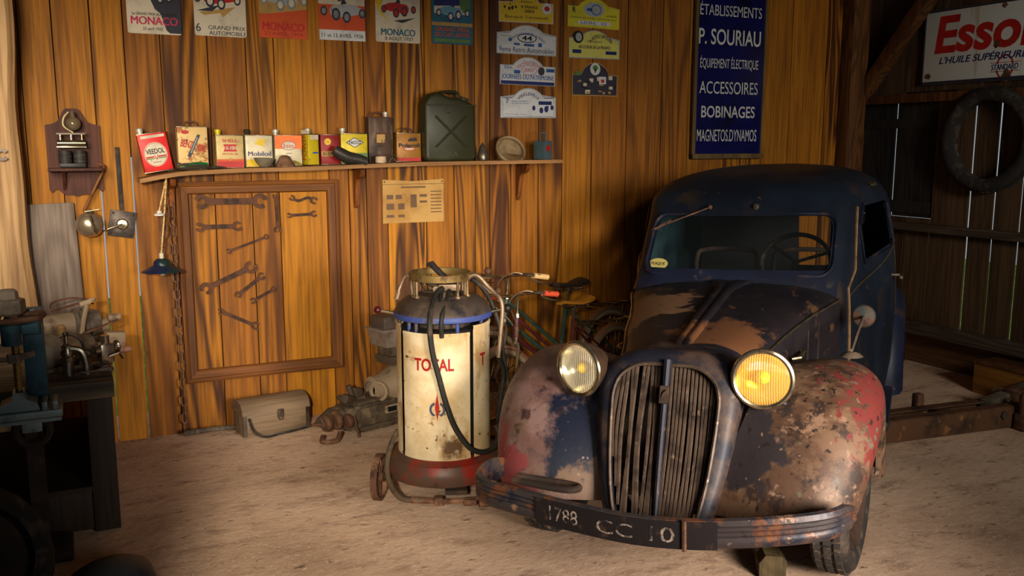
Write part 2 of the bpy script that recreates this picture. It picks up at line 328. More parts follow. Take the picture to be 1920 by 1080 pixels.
m_teal = layered('teal_cab_lining', (58, 92, 100), [((40, 62, 66), 6, .5, .66, 1)], .6)
m_bump = layered('bumper_paint', (66, 58, 58), [((42, 44, 54), 12, .54, .62, 1), ((112, 70, 46), 16, .52, .62, 2), ((150, 116, 92), 20, .62, .7, 3), ((48, 30, 24), 20, .63, .72, 4)], .45, .35, .2, 60)
m_dirt = layered('grimy_underside', (44, 34, 28), [((72, 54, 40), 8, .5, .65, 1)], .85)
m_rub = layered('perished_rubber', (38, 34, 31), [((84, 72, 60), 12, .5, .68, 1)], .85, 0, .3, 60)
m_chr = layered('tarnished_chrome', (196, 180, 150), [((120, 100, 74), 16, .5, .68, 1)], .22, .95, .03)
m_rust = layered('brown_rust', (90, 60, 42), [((128, 92, 68), 12, .5, .64, 1), ((60, 36, 26), 16, .55, .68, 2)], .8, .1, .35, 60)
m_ivory = plain('cream_paint', (214, 196, 138), .5)
m_blackp = layered('number_plate_black', (26, 20, 20), [((64, 44, 36), 18, .58, .68, 1)], .6)
m_white = layered('faded_white_lettering', (150, 134, 120), [((34, 26, 24), 34, .47, .58, 1), ((34, 26, 24), 90, .56, .64, 2)], .8)
def glass(name, col, alpha, rough=.03):
    t = NT(name); t.p.inputs['Alpha'].default_value = alpha; return t.done(col, rough, 0, .6)
m_glass = glass('dusty_window_glass', (.10, .12, .12, 1), .05)
def lens_mat(name, col, alpha):
    t = NT(name); t.p.inputs['Alpha'].default_value = alpha
    w = t.n('ShaderNodeTexWave', Scale=38., bands_direction='X'); t.set(w.inputs['Vector'], t.coord()); t.bump(w.outputs['Fac'], .6, .004)
    return t.done(col, .08, 0, .8)
m_lensL, m_lensR = lens_mat('clear_fluted_lens', (.95, .88, .72, 1), .22), lens_mat('amber_fluted_lens', (.95, .72, .2, 1), .26)
m_refl = layered('lamp_reflector_silver', (240, 228, 190), [((240, 200, 30), 9, .60, .66, 1)], .22, .55, .0)
m_reflA = layered('lamp_reflector_amber', (236, 204, 120), [((240, 180, 10), 14, .50, .58, 1)], .22, .75, .0)
m_bulb = plain('yellow_bulb_glass', (250, 205, 10), .2, sc=5, var=.05, bump=0)
RHO, CA = .035, rad(40)
CAR = T('vintage_car', 'rusty dark blue vintage car with round yellow headlights on the dirt floor', 'car', (2.182, 2.813, 0), (0, -RHO, CA-pi/2))
def cut(o, cutter):
    md = o.modifiers.new('b', 'BOOLEAN'); md.operation = 'DIFFERENCE'; md.object = cutter; md.solver = 'EXACT'
def bake(o, kill=()):
    dg = bpy.context.evaluated_depsgraph_get(); dg.update(); me = bpy.data.meshes.new_from_object(o.evaluated_get(dg)); old = o.data; o.modifiers.clear(); o.data = me; me.name = o.name
    for k in kill: d = k.data; bpy.data.objects.remove(k); bpy.data.meshes.remove(d)
    me.polygons.foreach_set('use_smooth', [True]*len(me.polygons)); me.set_sharp_from_angle(angle=rad(40)); bpy.data.meshes.remove(old)
# ---- cab shell
LV = [(.2, (.66, .82, 2.70)), (.45, (.695, .80, 2.75)), (.70, (.705, .80, 2.77)), (.90, (.70, .82, 2.77)), (.965, (.695, .855, 2.77)), (1.10, (.68, .985, 2.76)), (1.25, (.655, 1.145, 2.73)), (1.31, (.64, 1.20, 2.71)), (1.37, (.60, 1.27, 2.67)), (1.42, (.545, 1.38, 2.60)), (1.46, (.45, 1.56, 2.48)), (1.488, (.31, 1.80, 2.34)), (1.502, (.13, 2.0, 2.2))]
def ring_at(z):
    w, f, r = lin(z, LV); k = min(1, w/.62)
    q = min(1, (r-f)/1.8); L = r-f
    h = [(0, f), (.24*k, f+.008*q), (.40*k, f+.03*q), (.475*k, f+.075*q), (.515*k, f+.16*q), (.575*k, f+.42*q), (w*.985, f+.42*q+L*.2), (w, f+.42*q+L*.38), (w*.985, r-.32*q), (w*.90, r-.09*q), (w*.66, r-.015*q), (0, r)]
    h = [(x, y, z) for x, y in h]; c = crom(h, 4); return [tuple(p) for p in c]+[(-p.x, p.y, p.z) for p in c[-2:0:-1]]
zs = [.2, .32, .45, .58, .70, .80, .88, .92, .95, .98, 1.02, 1.06, 1.10, 1.15, 1.20, 1.25, 1.29, 1.32, 1.35, 1.38, 1.405, 1.43, 1.45, 1.468, 1.482, 1.493, 1.502]
b = B(); rows = [ring_at(z) for z in zs]; b.grid(rows, cv=True, flip=False); k = len(rows[0])
b.f.append(tuple(len(b.v)-k+j for j in range(k))); b.mi.append(0); b.f.append(tuple(range(k-1, -1, -1))); b.mi.append(0)
body = b.build('cab_body', [m_cab, m_teal], CAR)
bm = bmesh.new(); bm.from_mesh(body.data); bmesh.ops.recalc_face_normals(bm, faces=bm.faces[:]); bm.to_mesh(body.data); bm.free()
sd = body.modifiers.new('s', 'SOLIDIFY'); sd.thickness = .012; sd.offset = -1; sd.material_offset = 1
WS = rrect(-.435, 1.0, .435, 1.262, .06); kill = []
def cutter(pts, fn): 
    c = B(); n = len(pts); c.add([fn(p, 0) for p in pts]+[fn(p, 1) for p in pts], [tuple(range(n)), tuple(range(2*n-1, n-1, -1))]+[(i, i+n, (i+1) % n+n, (i+1) % n) for i in range(n)])
    o = c.build('cutter', m_teal, CAR, smooth=0); q = bmesh.new(); q.from_mesh(o.data); bmesh.ops.recalc_face_normals(q, faces=q.faces[:]); q.to_mesh(o.data); q.free(); o.data.materials.clear(); cut(body, o); kill.append(o)
cutter(WS, lambda p, k: (p[0], .5+1.2*k, p[1]))
SW = [(1.30, 1.02), (1.90, 1.06), (1.90, 1.28), (1.86, 1.305), (1.44, 1.30), (1.34, 1.2)]
cutter(SW, lambda p, k: (.30+.6*k, p[0], p[1])); cutter(SW, lambda p, k: (-.30-.6*k, p[0], p[1]))
cutter(rrect(-.42, .82, .29, 1.23, .03), lambda p, k: (p[0], 2.4+.6*k, p[1]))
cutter(rrect(.32, 1.09, .50, 1.26, .03), lambda p, k: (p[0], 2.4+.6*k, p[1]))
bake(body, kill)
def on_front(x, z, off=0.):   # a point on the raked front of the cab
    rg = ring_at(z); half = rg[:45]
    for p, q in zip(half, half[1:]):
        if p[0] <= abs(x) <= q[0]: t = (abs(x)-p[0])/max(q[0]-p[0], 1e-6); return V((x, p[1]+(q[1]-p[1])*t-off, z))
    return V((x, half[0][1]-off, z))
def on_side(y, z, off=0.):
    rg = ring_at(z)[:45]
    for p, q in zip(rg, rg[1:]):
        if p[1] <= y <= q[1]: t = (y-p[1])/max(q[1]-p[1], 1e-6); return V((p[0]+(q[0]-p[0])*t+off, y, z))
    return V((rg[-1][0], y, z))
b = B(); b.tube([on_front(x*1.04, (z-1.131)*1.06+1.131, .004) for x, z in WS], .011, 6, closed=True); b.build('windscreen_frame', m_navy, CAR)
b = B(); g = [[on_front(-.45+.9*i/16, .985+.29*j/8, -.012) for j in range(9)] for i in range(17)]; b.grid(g); b.build('windscreen', m_glass, CAR)
b = B(); st = [on_front(-.385+.052*cos(2*pi*k/24), 1.035+.026*sin(2*pi*k/24), -.008) for k in range(24)]; b.add([tuple(p) for p in st], [tuple(range(24))]); st2 = b.build('windscreen_sticker', plain('sticker_cream', (206, 190, 110), .6, var=.1), CAR)
b = B(); b.text('PLAQUE', -.385, 1.036, .075, .016, 0, fn=lambda p: tuple(on_front(p[0], p[2], -.0065))); b.build('lettering', m_blackp, st2, smooth=0)
b = B(); p0 = on_front(-.17, 1.305, .025); p1 = on_front(-.38, 1.225, .02); b.tube([p0, p1], .004, 6); b.ball(p0+V((0, .01, 0)), .012); b.bar(on_front(-.36, 1.24, .014), on_front(-.46, 1.19, .014), .006, .012); b.build('wiper', m_rust, CAR)
b = B(); p = on_front(.06, 1.305, .0); b.cyl(p+V((0, .01, 0)), p+V((0, -.012, 0)), .018, .015); b.cyl(p, p+V((0, -.02, 0)), .009); b.build('wiper_pivot', m_chr, CAR)
b = B()   # chrome line along cab and hood sides, on both sides
sideline = [on_side(1.0, .893, .004), on_side(1.2, .93, .004), on_side(1.5, .985, .004), on_side(1.75, 1.04, .004), on_side(1.95, 1.1, .004)]
for s in (1, -1): b.tube([(p.x*s, p.y, p.z) for p in crom(sideline, 4)], .005, 6)
b.build('waist_line_trim', m_chr, CAR)
b = B(); b.tube([on_side(1.0, z, .003) for z in (.5, .7, .85, .93)]+[on_side(1.10+.75*(z-.95), z, .004) for z in (1.0, 1.1, 1.2, 1.29)], .007, 6); b.build('door_edge_trim', plain('tan_edge_trim', (132, 100, 66), .6), CAR)
for s in (1, -1):
    b = B(); dp = [on_side(1.05, .45, .006), on_side(1.05, .88, .006), on_side(1.3, 1.0, .006)]
    pts = [(on_side(y, z, .002)) for y, z in ((1.95, .4), (1.95, .7), (1.95, 1.0), (1.94, 1.2), (1.90, 1.31))]
    b.tube([(p.x*s, p.y, p.z) for p in crom(pts, 4)], .004, 6); b.build('door_seam', m_dirt, CAR)
    b = B(); fr = [on_side(y, z, .003) for y, z in SW]; b.tube([(p.x*s, p.y, p.z) for p in fr], .010, 6, closed=True); b.build('side_window_frame', m_navy, CAR)
b = B(); p = on_side(1.8, 1.385, 0); b.ball((p.x+.01, p.y, p.z), (.025, .045, .016)); b.build('marker_lamp', m_chr, CAR)
b = B(); p = on_side(1.75, .9, 0); b.tube([p, p+V((.035, 0, 0)), p+V((.038, -.1, 0))], .008, 8); b.build('door_handle', m_chr, CAR)
# ---- inside
b = B(); R0 = V((.23, 1.42, 1.0)); nrm = V((0, -.75, .62)); b.ring(R0, .175, .012, n=nrm, seg=36); b.cyl(R0, R0+V((0, -.45, -.36)), .018)
u_ = nrm.normalized().orthogonal().normalized(); v_ = nrm.normalized().cross(u_)
for a in (.5, 2.6, 4.7): b.tube([R0, R0+(u_*cos(a)+v_*sin(a))*.175], .009, 6)
b.build('steering_wheel', m_rub, CAR)
for x0, x1 in ((-.37, -.03), (.07, .43)):
    b = B(); b.tube(crom([(x0, 1.75, .75), (x0, 1.78, .98), (x0+.05, 1.79, 1.02), ((x0+x1)/2, 1.79, 1.028), (x1-.05, 1.79, 1.02), (x1, 1.78, .98), (x1, 1.75, .75)], 5), .013, 8); b.box((x0+x1)/2, 1.58, .66, x1-x0, .42, .10, bev=.04); b.build('seat', [m_dirt], CAR)
b = B(); b.box(-.16, 2.32, 1.02, .60, .02, .52); b.build('interior_shade_panel', plain('dark_partition_paint', (17, 17, 18), .8), CAR)  # dark panel added in place of the shade inside the van
b = B(); b.box(0, 1.9, .45, 1.2, 2.0, .03); b.box(0, .95, .70, .95, .03, .5); b.box(0, 1.05, .93, .9, .18, .06, bev=.02); b.build('cab_floor_and_dash', m_dirt, CAR)
# ---- hood
HS = [(-.20, (.205, .838, .70)), (-.08, (.262, .868, .755)), (.05, (.285, .880, .80)), (.2, (.325, .900, .832)), (.4, (.365, .923, .853)), (.6, (.415, .945, .872)), (.8, (.478, .962, .888)), (.9, (.50, .968, .893))]
def hood_sec(y):
    w, h, c = lin(y, HS); dz = h-c
    half = crom([(0, y, h), (.30*w, y, h-.03*dz), (.62*w, y, h-.18*dz), (.88*w, y, h-.55*dz), (w, y, c)], 5)
    low = [V((w+.006, y, c-.012)), V((w+.004, y, c-.10)), V((w-.004, y, .60)), V((w-.02, y, .46))]
    h2 = half+low; return [(-p.x, p.y, p.z) for p in h2[:0:-1]]+[tuple(p) for p in h2]
def hood_pt(x, y, off=0.):
    w, h, c = lin(y, HS); s = [p for p in hood_sec(y) if p[0] >= -1e-6]
    for p, q in zip(s, s[1:]):
        if p[0] <= abs(x) <= q[0]: t = (abs(x)-p[0])/max(q[0]-p[0], 1e-6); return V((x, y, p[2]+(q[2]-p[2])*t+off))
    return V((x, y, h+off))
b = B(); b.grid([hood_sec(-.14+1.02*i/24) for i in range(25)], flip=True); b.build('hood', m_hood, CAR, smooth=50)
b = B()   # raised centre rib running back from the grille and flaring at the scuttle
rows = []
for i in range(20):
    y = -.22+1.06*i/19; wd = .026+.012*(i/19)+(.05*max(0, (i-15)/4)**2); z = hood_pt(0, max(y, -.19)).z-(.0 if y > -.19 else .012)
    rows.append([(-wd-.008, y, z-.004), (-wd, y, z+.013), (-wd*.4, y, z+.016), (0, y, z+.006), (wd*.4, y, z+.016), (wd, y, z+.013), (wd+.008, y, z-.004)])
b.grid(rows, flip=True); b.build('hood_rib', m_hood, CAR, smooth=60)
for s in (1, -1):
    b = B(); b.tube([(hood_sec(y)[len(hood_sec(y))//2+20][0]*s*1.006, y, lin(y, HS)[2]+.004) for y in [-.02+.9*i/12 for i in range(13)]], .005, 6); b.build('hood_line_trim', m_chr, CAR)
    b = B(); w = lin(.3, HS)[0]+.012; b.tube([(s*w, .26, .74), (s*(w+.03), .27, .745), (s*(w+.03), .40, .745), (s*(w+.01), .41, .74)], .009, 8); b.build('hood_handle', m_chr, CAR)
    b = B(); w2 = lin(.62, HS)[0]+.004; b.bar((s*(lin(.5, HS)[0]+.004), .5, .82), (s*(lin(.5, HS)[0]), .5, .50), .004, .006); b.bar((s*(lin(.62, HS)[0]+.004), .62, .84), (s*(lin(.62, HS)[0]), .62, .50), .004, .006); b.build('hood_seam', m_dirt, CAR)
b = B(); b.box(0, .74, .70, .78, .06, .42); b.box(0, .2, .55, .4, 1.1, .25, bev=.05); b.build('engine_bay_block', m_dirt, CAR)
# ---- scuttle between hood and windscreen
b = B(); b.grid([[tuple(hood_pt(-.478+.956*i/16, .86, -.004) if j == 0 else on_front(-.478+.956*i/16, .95+.035*j, .004)) for j in range(3)] for i in range(17)], flip=False); b.build('scuttle_panel', m_navy, CAR, smooth=60)
# ---- grille
GO = [(0, .83), (.10, .826), (.165, .79), (.19, .735), (.19, .66), (.182, .55), (.168, .44), (.142, .34), (.09, .295), (0, .282)]
SO = [(0, .872), (.13, .866), (.225, .82), (.258, .74), (.255, .64), (.24, .52), (.218, .42), (.185, .32), (.12, .262), (0, .247)]
gy = lambda z: -.33-(.85-z)*.44
def closed_half(H): c = crom(H, 5); return [(p.x, p.y) for p in c]+[(-p.x, p.y) for p in c[-2:0:-1]]
gi, so = closed_half([(x, z, 0) for x, z in GO]), closed_half([(x, z, 0) for x, z in SO])
rows = []
for k in range(len(gi)):
    (xi, zi), (xo, zo) = gi[k], so[k]; m = ((xi+xo)/2, (zi+zo)/2)
    rows.append([(xi, gy(zi)+.05, zi), (xi, gy(zi)-.004, zi), (xi*.97+m[0]*.03, gy(zi)-.014, zi*.97+m[1]*.03), (m[0], gy(m[1])-.010, m[1]), (xo*.93+m[0]*.07, gy(zo)+.012, zo), (xo, gy(zo)+.05, zo), (xo*1.01, gy(zo)+.13, zo-.005), (xo*1.01, gy(zo)+.28, zo-.012)])
b = B(); b.grid(rows, cu=True, flip=True); b.build('grille_shell', m_shell, CAR, smooth=60)
b = B(); b.tube([(x*1.01, gy(z)-.014, (z-.56)*1.01+.56) for x, z in gi], .007, 6, closed=True); b.build('grille_surround', m_barm, CAR)
def gspan(x):
    zz = sorted(z for k in range(len(gi)) for z in [gi[k][1]] if abs(gi[k][0]-x) < .03); 
    top = bot = None
    for (x0, z0), (x1, z1) in zip(gi, gi[1:]+gi[:1]):
        if min(x0, x1) <= x <= max(x0, x1) and abs(x1-x0) > 1e-6:
            z = z0+(z1-z0)*(x-x0)/(x1-x0); top = z if top is None else max(top, z); bot = z if bot is None else min(bot, z)
    return top, bot
rr = random.Random(4)
for i in range(25):
    x = -.178+.356*i/24
    if i in (5, 12): continue
    t_, b_ = gspan(x*.999+.0003)
    if t_ is None: continue
    sag = rr.uniform(-.006, .006)+(.012 if x < 0 else 0)*rr.uniform(-1, 1); b0 = max(b_, .30)
    xs_ = x*(.93 if abs(x) > .1 else .88)
    if b_ > .42: xs_ = x*.985
    B_ = B(); B_.tube(crom([(x, gy(t_)+.012, t_), (x*.99+sag, gy(.5*(t_+b0))+.012, .5*(t_+b0)), (xs_, gy(b0)+.012, b0)], 4), .0052 if x > 0 else .006, 5, flat=1.3); B_.build('grille_bar', m_barm, CAR)
b = B(); b.tube([(0, gy(.85)-.02, .85), (0, gy(.76)-.014, .76), (.0, gy(.55)-.004, .55), (.004, gy(.30)-.0, .29)], [.016, .013, .012, .009], 8); b.build('grille_centre_bar', m_shell, CAR)
b = B(); b.box(0, gy(.735)-.028, .735, .034, .016, .065, rot=(-.4, 0, 0), bev=.005); b.tube([(-.012, gy(.735)-.040, .715), (.0, gy(.735)-.038, .745), (.012, gy(.735)-.036, .755)], .003, 5); b.build('grille_badge', m_barm, CAR)
b = B(); b.tube(crom([(-.03, gy(.3)-.02, .33), (-.032, gy(.3)-.025, .30), (0, gy(.3)-.028, .285), (.032, gy(.3)-.025, .30), (.03, gy(.3)-.02, .33), (0, gy(.3)-.016, .345)], 4, True), .007, 6, closed=True); b.build('crank_loop', m_barm, CAR)
b = B(); b.box(0, -.21, .60, .36, .05, .46); b.box(0, -.25, .77, .34, .02, .07); b.build('radiator', layered('dark_radiator_core', (20, 17, 15), [((70, 58, 46), 30, .6, .7, 1)], .8), CAR)
# ---- front fenders
RC = [(-28, .535), (-10, .55), (10, .54), (35, .522), (60, .515), (85, .515), (110, .52), (135, .53), (160, .55), (185, .57)]
def fender(s, mt, name):
    rows = []; C0 = V((0, -.02, .285))
    for i in range(41):
        th = 7+178*i/40; r = lin(th, [(a, (v,)) for a, v in RC])[0]; c, sn = cos(rad(th)), sin(rad(th))
        k = max(0, min(1, (th+6)/62)); k2 = max(0, min(1, (th-80)/100))
        vin = .145+.14*k+.10*k2; lift = .80+.16*k-.22*k2
        vo = .625+.087*sin(rad(max(0, min(90, (th-4)*1.25))))**.8 if th < 90 else .712
        sec = [(vin, r*lift), (vin+.06, r*(lift+(1-lift)*.35)), (vin+(vo-vin)*.34, r*(lift+(1-lift)*.8)), (vin+(vo-vin)*.56, r*1.0), (vin+(vo-vin)*.74, r*.985), (vin+(vo-vin)*.89, r*.92), (vo-.006, r*.82), (vo+.004, r*.70), (vo-.012, r*.60), (vo-.03, r*.585)]
        rows.append([(s*p.x, C0.y-c*p.y, C0.z+sn*p.y) for p in crom([(a, q, 0) for a, q in sec], 3)])
    b = B(); b.grid(rows, flip=(s > 0)); o = b.build(name, mt, CAR, smooth=60); sd = o.modifiers.new('s', 'SOLIDIFY'); sd.thickness = .006; sd.offset = -1; bake(o); return o
fl_, fr_ = fender(-1, m_fl, 'front_fender'), fender(1, m_fr, 'front_fender')
b = B(); b.lathe([(.004, .02), (.018, .006), (.02, -.004), (.035, -.006), (.052, .0), (.054, .006)], 20, Mx.Translation((-.585, -.475, .375)) @ Mx.Rotation(rad(-38), 4, 'Z') @ Mx.Rotation(rad(90), 4, 'X')); b.build('side_lamp_hole', layered('bare_rusty_metal', (206, 160, 84), [((120, 70, 34), 20, .5, .6, 1), ((50, 30, 20), 12, .6, .7, 2)], .6, .3), fl_)
b = B(); b.tube(crom([(.66, .22, .70), (.685, .34, .60), (.69, .38, .45), (.685, .36, .26)], 5), .009, 6); b.build('wing_piping', m_rub, fr_)
b = B(); b.tube(crom([(.30, -.15, .70), (.36, -.26, .715), (.42, -.22, .74), (.43, -.15, .76)], 5), .012, 8); b.build('lamp_wire', m_rub, fr_)
b = B(); b.tube(crom([(-.22, -.22, .70), (-.30, -.24, .69), (-.36, -.26, .70)], 5), .012, 8); b.build('lamp_wire', m_rub, fl_)
# rear fenders
for s in (1, -1):
    rows = []
    for i in range(25):
        th = rad(-5+190*i/24); rows.append([(s*x, 2.2-r*cos(th), .28+r*sin(th)) for x, r in ((.62, .50), (.70, .49), (.745, .45), (.76, .38), (.755, .33))])
    b = B(); b.grid(rows, flip=(s > 0)); b.build('rear_fender', m_navy, CAR, smooth=60)
    b = B(); b.bar((s*.66, 1.0, .27), (s*.66, 1.9, .27), .10, .05, bev=.015); b.build('running_board', m_navy, CAR)
# ---- wheels
def wheel(x, y, s, steer=0.):
    Xf = Mx.Translation((x, y, .285)) @ Mx.Rotation(steer, 4, 'Z') @ Mx.Rotation(rad(90), 4, 'Y')
    b = B(); b.X = Xf; pr = [(.19, -.045), (.205, -.062), (.24, -.070), (.268, -.064), (.280, -.048), (.284, -.02), (.284, .02), (.280, .048), (.268, .064), (.24, .070), (.205, .062), (.19, .045)]
    b.lathe(pr, 44); ty = b.build('tyre', m_rub, CAR, smooth=40)
    b = B(); b.X = Xf
    for k in range(36):
        a = 2*pi*k/36
        for zz, wd, da in ((-.036, .022, 0), (0, .024, .5), (.036, .022, 0)):
            aa = a+da*2*pi/36; b.box(.284*cos(aa), .284*sin(aa), zz, .010, .036, wd, rot=(0, 0, aa))
    b.build('tread', layered('worn_tread', (58, 52, 48), [((120, 102, 82), 14, .52, .66, 1)], .85), ty, smooth=0)
    b = B(); b.X = Xf; q = .03*s; b.lathe([(.004, q+.035*s), (.06, q+.03*s), (.075, q), (.13, q-.01*s), (.17, q+.015*s), (.195, q+.03*s), (.20, 0), (.195, -.045)], 28); b.build('wheel_rim', layered('grimy_wheel_paint', (60, 44, 34), [((34, 26, 22), 9, .5, .64, 1)], .7, .1, .2), CAR)
wheel(.575, -.0, 1, rad(-6)); wheel(-.575, -.0, -1, rad(-6)); wheel(.58, 2.2, 1); wheel(-.58, 2.2, -1)
b = B(); b.cyl((-.55, 0, .285), (.55, 0, .285), .03); b.cyl((-.55, 2.25, .285), (.55, 2.25, .285), .03); b.box(0, 1.0, .25, .5, 2.2, .06); b.build('chassis_and_axles', m_dirt, CAR)
# ---- headlights
def lamp(x, z, y, yaw, lens, name, refl):
    Xf = Mx.Translation((x, y, z)) @ Mx.Rotation(yaw, 4, 'Z') @ Mx.Rotation(rad(90), 4, 'X')     # local +z looks forward
    h = B(); h.X = Xf; h.lathe([(.002, -.135), (.035, -.130), (.068, -.100), (.090, -.055), (.100, -.01), (.102, .004)], 32); hb = h.build('headlight', plain('lamp_bucket', (74, 54, 40), .5, .3), CAR)
    r = B(); r.X = Xf; r.ring((0, 0, .004), .099, .010, 'z', 40, 8); r.build('bezel', m_chr, hb)
    q = B(); q.X = Xf; q.lathe([(.096, .002), (.085, -.022), (.06, -.046), (.03, -.058), (.002, -.06)], 32); q.build('reflector', refl, hb)
    g = B(); g.X = Xf; g.lathe([(.097, .004), (.085, .014), (.06, .023), (.03, .028), (.001, .029)], 32); g.build('lens', lens, hb)
    u = B(); u.X = Xf; u.ball((0, 0, -.022), (.024, .024, .03)); u.cyl((0, 0, -.058), (0, 0, -.03), .012); u.build('bulb', m_bulb, hb)
    f = B(); f.tube([(x, y+.05, z-.09), (x, y+.08, z-.16)], [.022, .035], 10); f.tube([(x*1.14, y+.05, z-.09), (x*1.2, y+.06, z-.1)], .012, 8); f.build('lamp_bracket', m_shell, hb)
lamp(-.338, .797, -.36, rad(-22), m_lensL, 'l', m_refl); lamp(.336, .806, -.36, rad(6), m_lensR, 'r', m_reflA)
# ---- bumper with painted number plate
BP = crom([(-.600, -.46, .425), (-.625, -.60, .425), (-.575, -.73, .425), (-.40, -.785, .422), (-.20, -.80, .405), (0, -.80, .392), (.2, -.785, .398), (.42, -.745, .42), (.58, -.67, .435), (.645, -.56, .44)], 6)
CS = [(.0, .050), (.014, .046), (.020, .030), (.014, .022), (.020, .014), (.014, .006), (.020, -.002), (.014, -.010), (.020, -.018), (.018, -.036), (.006, -.048), (-.006, -.04), (-.006, .04)]
def bp_frame(i):
    a, c = BP[max(0, i-1)], BP[min(len(BP)-1, i+1)]; t = (c-a); t.z = 0; t.normalize(); return BP[i], V((t.y, -t.x, 0))
rows = []
for i in range(len(BP)):
    p, n = bp_frame(i); e = min(1, .55+.45*min(i, len(BP)-1-i)/3); rows.append([tuple(p+n*o+V((0, 0, z*e))) for o, z in CS])
b = B(); b.grid(rows, cv=True, flip=True); k = len(CS); b.f += [tuple(range(k)), tuple(len(b.v)-1-j for j in range(k))]; b.mi += [0, 0]; bumper = b.build('bumper', m_bump, CAR, smooth=50)
def on_bump(x, h, off):
    for i in range(12, len(BP)-8):
        if BP[i].x <= x <= BP[i+1].x: t = (x-BP[i].x)/(BP[i+1].x-BP[i].x); p = BP[i].lerp(BP[i+1], t); n = bp_frame(i)[1].lerp(bp_frame(i+1)[1], t); return p+n*off+V((0, 0, h))
    return BP[20].copy()
b = B(); b.grid([[tuple(on_bump(-.335+.60*i/30, h, .0235)) for h in (-.046, .046)] for i in range(31)], flip=True); b.grid([[tuple(on_bump(-.335+.60*i/30, h, o)) for h, o in ((-.046, .0235), (-.046, .0))] for i in range(31)]); npl = b.build('number_plate', m_blackp, bumper)
for tx, cx, w, cz, hh in (('1788', -.235, .10, .002, .05), ('CC', -.06, .12, -.002, .046), ('10', .095, .08, 0, .05)):
    b = B(); b.text(tx, cx, cz, w, hh, 0, bold=.0, fn=lambda p: tuple(on_bump(p[0], p[2], .0245))); b.build('lettering', m_white, npl, smooth=0)
b = B(); b.tube([on_bump(.165, h, .026) for h in (-.05, 0, .05)], .008, 6); b.build('plate_strap', m_rust, bumper)
b = B(); b.tube(crom([(-.48, -.68, .455), (-.33, -.70, .452), (-.26, -.70, .452), (-.235, -.68, .452), (-.25, -.655, .452), (-.33, -.64, .452), (-.48, -.64, .455)], 4), [.013]*25, 8); b.build('bumper_bracket', m_dirt, bumper)
# ---- wing mirror: the disc on its rod
b = B(); b.tube([(.585, .24, .795), (.592, .50, .82), (.60, .78, .835)], .007, 8); b.lathe([(.045, .0), (.03, .012), (.012, .018)], 16, Mx.Translation((.585, .24, .772))); mir = b.build('wing_mirror_rod', plain('pale_steel_rod', (124, 106, 90), .4, .3), CAR)
b = B(); b.lathe([(.001, .012), (.022, .010), (.046, .004), (.052, -.004), (.049, -.010), (.001, -.010)], 28, Mx.Translation((.60, .80, .835)) @ Mx.Rotation(rad(8), 4, 'Z') @ Mx.Rotation(rad(82), 4, 'X')); b.build('mirror_back', layered('rusty_mirror_back', (92, 62, 44), [((58, 66, 64), 12, .5, .62, 1), ((70, 40, 28), 16, .58, .68, 3)], .6, .3), CAR)
# ================================================================== things on the back wall
def pt(name, rgb, rough=.45): return layered(name, rgb, [(tuple(int(c*.82) for c in rgb), 9, .5, .7, len(name) % 5), ((90, 60, 36), 26, .68, .76, 3)], rough, 0, .04)
c_cream, c_white, c_black, c_red, c_blue, c_yel = pt('print_cream', (206, 192, 166)), pt('print_white', (206, 206, 204)), pt('print_black', (26, 22, 20)), pt('print_red', (178, 34, 28)), pt('print_blue', (36, 84, 150)), pt('print_yellow', (214, 178, 32))
c_pink, c_dark, c_grey, c_orange, c_green, c_teal, c_sky, c_navy, c_tan, c_silver = pt('print_pink', (190, 42, 80)), pt('print_charcoal', (48, 46, 58)), pt('print_grey', (128, 132, 134)), pt('print_orange', (196, 74, 26)), pt('print_green', (86, 120, 60)), pt('print_teal', (24, 92, 112)), pt('print_sky_blue', (104, 158, 176)), pt('print_navy', (22, 34, 96)), pt('print_tan', (176, 136, 72)), pt('print_silver', (164, 166, 166))
def racer(b, cx, cz, s, body, tyre, hub, fl=1):
    """a plain open-wheeled racing car drawn as flat colour shapes; b has materials in a list"""
    q = lambda pts: [(cx+fl*x*s, cz+z*s) for x, z in pts]
    b.m = body; b.poly(q([(-.9, .12), (-.5, .30), (-.05, .36), (.1, .30), (.5, .26), (.62, .10), (.60, -.12), (.30, -.22), (-.4, -.12), (-.85, -.02)]), -.0016, 0)
    b.m = tyre; b.poly(q([(-.12, .36), (-.02, .52), (.10, .50), (.14, .30)]), -.0019, 0)
    for x, z, r in ((-.78, -.02, .20), (-.10, -.20, .24), (.36, -.10, .26), (.88, .02, .20)):
        b.m = tyre; b.ell(cx+fl*x*s, cz+z*s, r*s*.72, r*s, -.0022, 0, 20); b.m = hub; b.ell(cx+fl*x*s, cz+z*s, r*s*.44, r*s*.62, -.0026, 0, 16)
    b.m = hub; b.ell(cx+fl*.52*s, cz+.06*s, .05*s, .12*s, -.0021, 0, 12)
